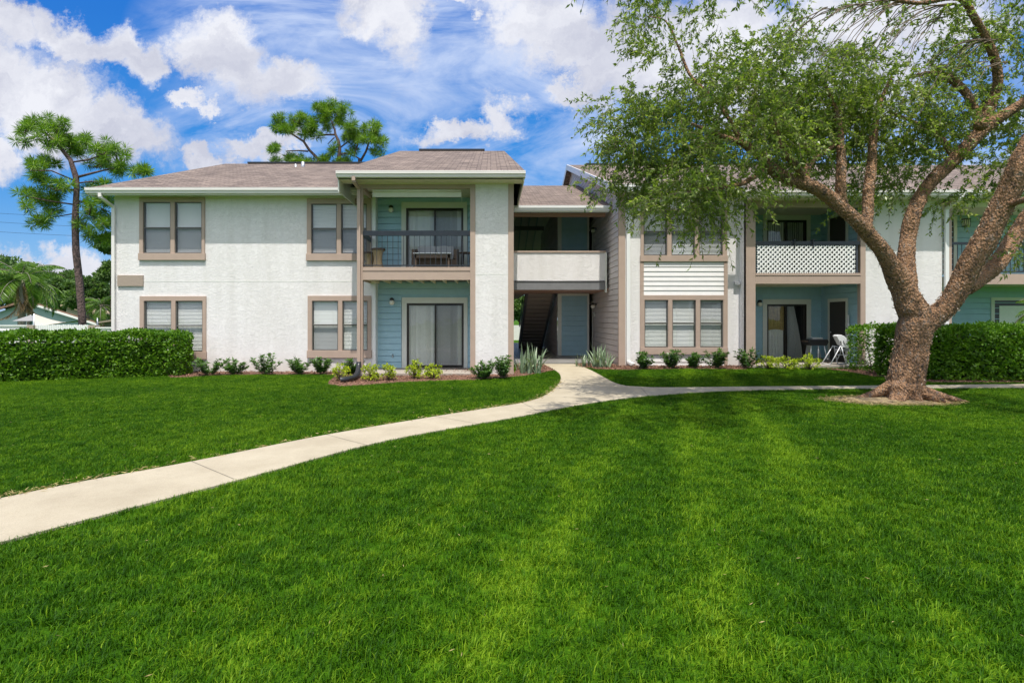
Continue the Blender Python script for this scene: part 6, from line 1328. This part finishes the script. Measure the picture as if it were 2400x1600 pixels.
# ================================================================== GRASS
def make_grass():
    solid = [path_poly, bedL, bedR, bedH, [(XW(380, YM) - 12, YM), (26, YM + .4), (26, 40), (XW(380, YM) - 12, 40)], [(qx0 - .2, P17 - .14), (13.05, P17 - .14), (13.05, 21), (qx0 - .2, 21)], [(POX0 - .12, YP - .08), (PX3, YP - .08), (PX3, 20), (POX0 - .12, 20)]]
    def in_any(x, y):
        r = np.zeros(np.shape(x), bool)
        for p in solid: r |= inside(x, y, p)
        d2 = ((x - tx0 + .25) / 1.25) ** 2 + ((y - ty0 + .12) / .62) ** 2
        return r, d2
    def blades(n, size, hs=1.0, ox=0, oy=0):
        P = np.stack([rng.uniform(-size / 2, size / 2, n), rng.uniform(-size / 2, size / 2, n)], 1); return P
    def blade_geo(P, hs=1.0):
        n = len(P); a = rng.uniform(0, 2 * np.pi, n); h = rng.uniform(.024, .058, n) * hs; lean = rng.uniform(.15, 1.6, n); w_ = rng.uniform(.0014, .0032, n)
        d = np.stack([np.cos(a), np.sin(a), np.zeros(n)], 1); s = np.stack([-np.sin(a + .4), np.cos(a + .4), np.zeros(n)], 1)
        z = np.array([0, 0, 1.]); p0 = P; p1 = P + z * (h * .55)[:, None] + d * (h * lean * .22)[:, None]; p2 = P + z * (h * (1 - .22 * lean))[:, None] + d * (h * lean * .85)[:, None]
        V = np.stack([p0 - s * w_[:, None], p0 + s * w_[:, None], p1 + s * w_[:, None] * .8, p1 - s * w_[:, None] * .8, p2], 1).reshape(-1, 3)
        i = np.arange(n)[:, None] * 5; return V, i + np.array([[0, 1, 2, 3]]), i + np.array([[3, 2, 4]])
    protos = []; CELL = .25
    pc = bpy.data.collections.new('grass_clumps')
    for k in range(7):
        n = 520; P = blades(n, CELL * 1.25); P = np.concatenate([P, np.zeros((n, 1))], 1); V, q, t = blade_geo(P, [1, .9, 1.1, .8, 1.2, 1, .95][k]); r = np.repeat(rng.uniform(0, .9, n) - .06 + (rng.random(n) < .04) * .4, 5)
        me = np_mesh('grass_clump', V, [q, t], M['grass'], None, r); o = bpy.data.objects.new('grass_clump', me); pc.objects.link(o)
    xs = np.arange(-16.5, 18, CELL); ys = np.arange(1.9, 17.6, CELL); X, Yg = np.meshgrid(xs, ys); X = X.ravel() + rng.uniform(-.03, .03, X.size); Yg = Yg.ravel() + rng.uniform(-.03, .03, Yg.size)
    vis = (X > -.98 * Yg - 1.2) & (X < 1.05 * Yg + 1.2); X, Yg = X[vis], Yg[vis]
    bad = np.zeros(len(X), bool); anyin = np.zeros(len(X), bool); allin = np.ones(len(X), bool)
    for dx in (-.16, 0, .16):
        for dy in (-.16, 0, .16):
            i_, d2 = in_any(X + dx, Yg + dy); i_ = i_ | (d2 < 1); anyin |= i_; allin &= i_
    full = ~anyin; edge = anyin & ~allin
    PX_, PY_ = X[full], Yg[full]; n = len(PX_)
    V = np.stack([PX_, PY_, [GH(x, y) for x, y in zip(PX_, PY_)]], 1)
    me = bpy.data.meshes.new('lawn_grass'); me.vertices.add(n); me.vertices.foreach_set('co', V.astype(np.float32).ravel())
    a = me.attributes.new('rotz', 'FLOAT_VECTOR', 'POINT'); rz = np.zeros((n, 3), np.float32); rz[:, 2] = rng.uniform(0, 6.28, n); a.data.foreach_set('vector', rz.ravel())
    a = me.attributes.new('size', 'FLOAT', 'POINT'); a.data.foreach_set('value', rng.uniform(.85, 1.2, n).astype(np.float32))
    o = link('lawn_grass', me, None, 'bright green mown grass covering the lawn', 'grass', kind='stuff')
    ng = bpy.data.node_groups.new('scatter_grass', 'GeometryNodeTree'); ng.interface.new_socket('Geometry', in_out='INPUT', socket_type='NodeSocketGeometry'); ng.interface.new_socket('Geometry', in_out='OUTPUT', socket_type='NodeSocketGeometry')
    N = ng.nodes; L = ng.links; gi = N.new('NodeGroupInput'); go = N.new('NodeGroupOutput'); ip = N.new('GeometryNodeInstanceOnPoints'); ci = N.new('GeometryNodeCollectionInfo'); ci.inputs['Collection'].default_value = pc; ci.inputs['Separate Children'].default_value = True; ci.inputs['Reset Children'].default_value = True
    ip.inputs['Pick Instance'].default_value = True
    ra = N.new('GeometryNodeInputNamedAttribute'); ra.data_type = 'FLOAT_VECTOR'; ra.inputs['Name'].default_value = 'rotz'; sa = N.new('GeometryNodeInputNamedAttribute'); sa.data_type = 'FLOAT'; sa.inputs['Name'].default_value = 'size'
    ri = N.new('FunctionNodeRandomValue'); ri.data_type = 'INT'; ri.inputs[4].default_value = 0; ri.inputs[5].default_value = 6
    L.new(gi.outputs[0], ip.inputs['Points']); L.new(ci.outputs[0], ip.inputs['Instance']); L.new(ra.outputs[0], ip.inputs['Rotation']); L.new(sa.outputs[0], ip.inputs['Scale']); L.new(ri.outputs[2], ip.inputs['Instance Index']); L.new(ip.outputs[0], go.inputs[0])
    md = o.modifiers.new('scatter', 'NODES'); md.node_group = ng
    # blades of the border strip along paths and beds, cut to the edge
    ex, ey = X[edge], Yg[edge]; k = 330; P = np.stack([np.repeat(ex, k) + rng.uniform(-CELL * .6, CELL * .6, len(ex) * k), np.repeat(ey, k) + rng.uniform(-CELL * .6, CELL * .6, len(ex) * k)], 1)
    i_, d2 = in_any(P[:, 0], P[:, 1]); fade = rng.random(len(P)) < np.clip((d2 - .55) / .8, 0, 1); P = P[~i_ & ((d2 > 1.3) | fade)]
    g = np.array([GH(x, y) for x, y in P]); P = np.concatenate([P, g[:, None]], 1); V, q, t = blade_geo(P, 1.0); r = np.repeat(rng.uniform(0, .8, len(P)), 5)
    me = np_mesh('edge_grass', V, [q, t], M['grass'], None, r); link('edge_grass', me, None, 'grass blades fringing the path and planting beds', 'grass', kind='stuff')
    # dry clippings at the tree foot and along the far path edge
    n = 5200; a = rng.uniform(0, 6.28, n); rr = np.sqrt(rng.random(n)) * 1.08; P = np.stack([tx0 - .3 + rr * 1.3 * np.cos(a), ty0 - .15 + rr * .66 * np.sin(a), np.full(n, .012) + rng.random(n) * .03], 1)
    UEa = np.array(UE); k = rng.integers(0, len(UEa) - 12, 1500); Pe = np.stack([UEa[k, 0] + rng.normal(size=1500) * .05, UEa[k, 1] + .03 + np.abs(rng.normal(size=1500)) * .05, np.full(1500, .03)], 1)
    nx_ = 900; Pl = np.stack([rng.uniform(-9, 11, nx_), 2.2 + 12 * rng.random(nx_) ** 1.2, rng.uniform(.03, .055, nx_)], 1); bad_, _ = in_any(Pl[:, 0], Pl[:, 1]); Pl = Pl[~bad_]
    P = np.concatenate([P, Pe, Pl]); D = rng.normal(size=P.shape); D[:, 2] *= .2
    ls_ = rng.uniform(.03, .09, len(P)); ls_[-len(Pl):] *= .5; V, Q = leaf_quads(P, D, ls_, ls_ * .13, .1); me = np_mesh('dry_clippings', V, [Q], M['straw'], None, np.repeat(rng.random(len(P)), 4)); link('dry_clippings', me, None, 'straw-coloured dry clippings around the big tree foot', 'clippings', kind='stuff')
    # wood chips on the beds
    Pc = []
    for poly, cnt in ((bedL, 9000), (bedR, 4200), (bedH, 2600)):
        x0, x1 = min(p[0] for p in poly), max(p[0] for p in poly); y0, y1 = min(p[1] for p in poly), max(p[1] for p in poly); p = np.stack([rng.uniform(x0, x1, cnt * 2), rng.uniform(y0, y1, cnt * 2)], 1); Pc.append(p[inside(p[:, 0], p[:, 1], poly)])
    P = np.concatenate(Pc); P = np.concatenate([P, np.array([GH(x, y) for x, y in P])[:, None] + .018 + rng.random((len(P), 1)) * .025], 1); D = rng.normal(size=P.shape); D[:, 2] *= .35
    V, Q = leaf_quads(P, D, rng.uniform(.03, .08, len(P)), rng.uniform(.012, .03, len(P)), .2); me = np_mesh('wood_chips', V, [Q], M['chips'], None, np.repeat(rng.random(len(P)), 4)); link('wood_chips', me, None, 'red-brown bark chips covering the planting beds', 'mulch', kind='stuff')
    # bare earth under the tree
    b = MB(); ring = [(tx0 - .28 + 1.42 * math.cos(a) * (1 + .1 * math.sin(3 * a)), ty0 - .12 + .72 * math.sin(a) * (1 + .12 * math.sin(5 * a + 1))) for a in np.linspace(0, 2 * math.pi, 40, endpoint=False)]
    b.add([(tx0 - .1, ty0, .07)] + [(x * .5 + (tx0 - .1) * .5, y * .5 + ty0 * .5, .045) for x, y in ring] + [(x, y, .004) for x, y in ring], [(0, 1 + i, 1 + (i + 1) % 40) for i in range(40)] + [(1 + i, 41 + i, 41 + (i + 1) % 40, 1 + (i + 1) % 40) for i in range(40)], True)
    b.build('bare_earth', mat('bare_earth', (.14, .10, .06), .95, color2=(.34, .26, .14), vscale=14, bump=.01, bscale=60), kind='structure')
make_grass()
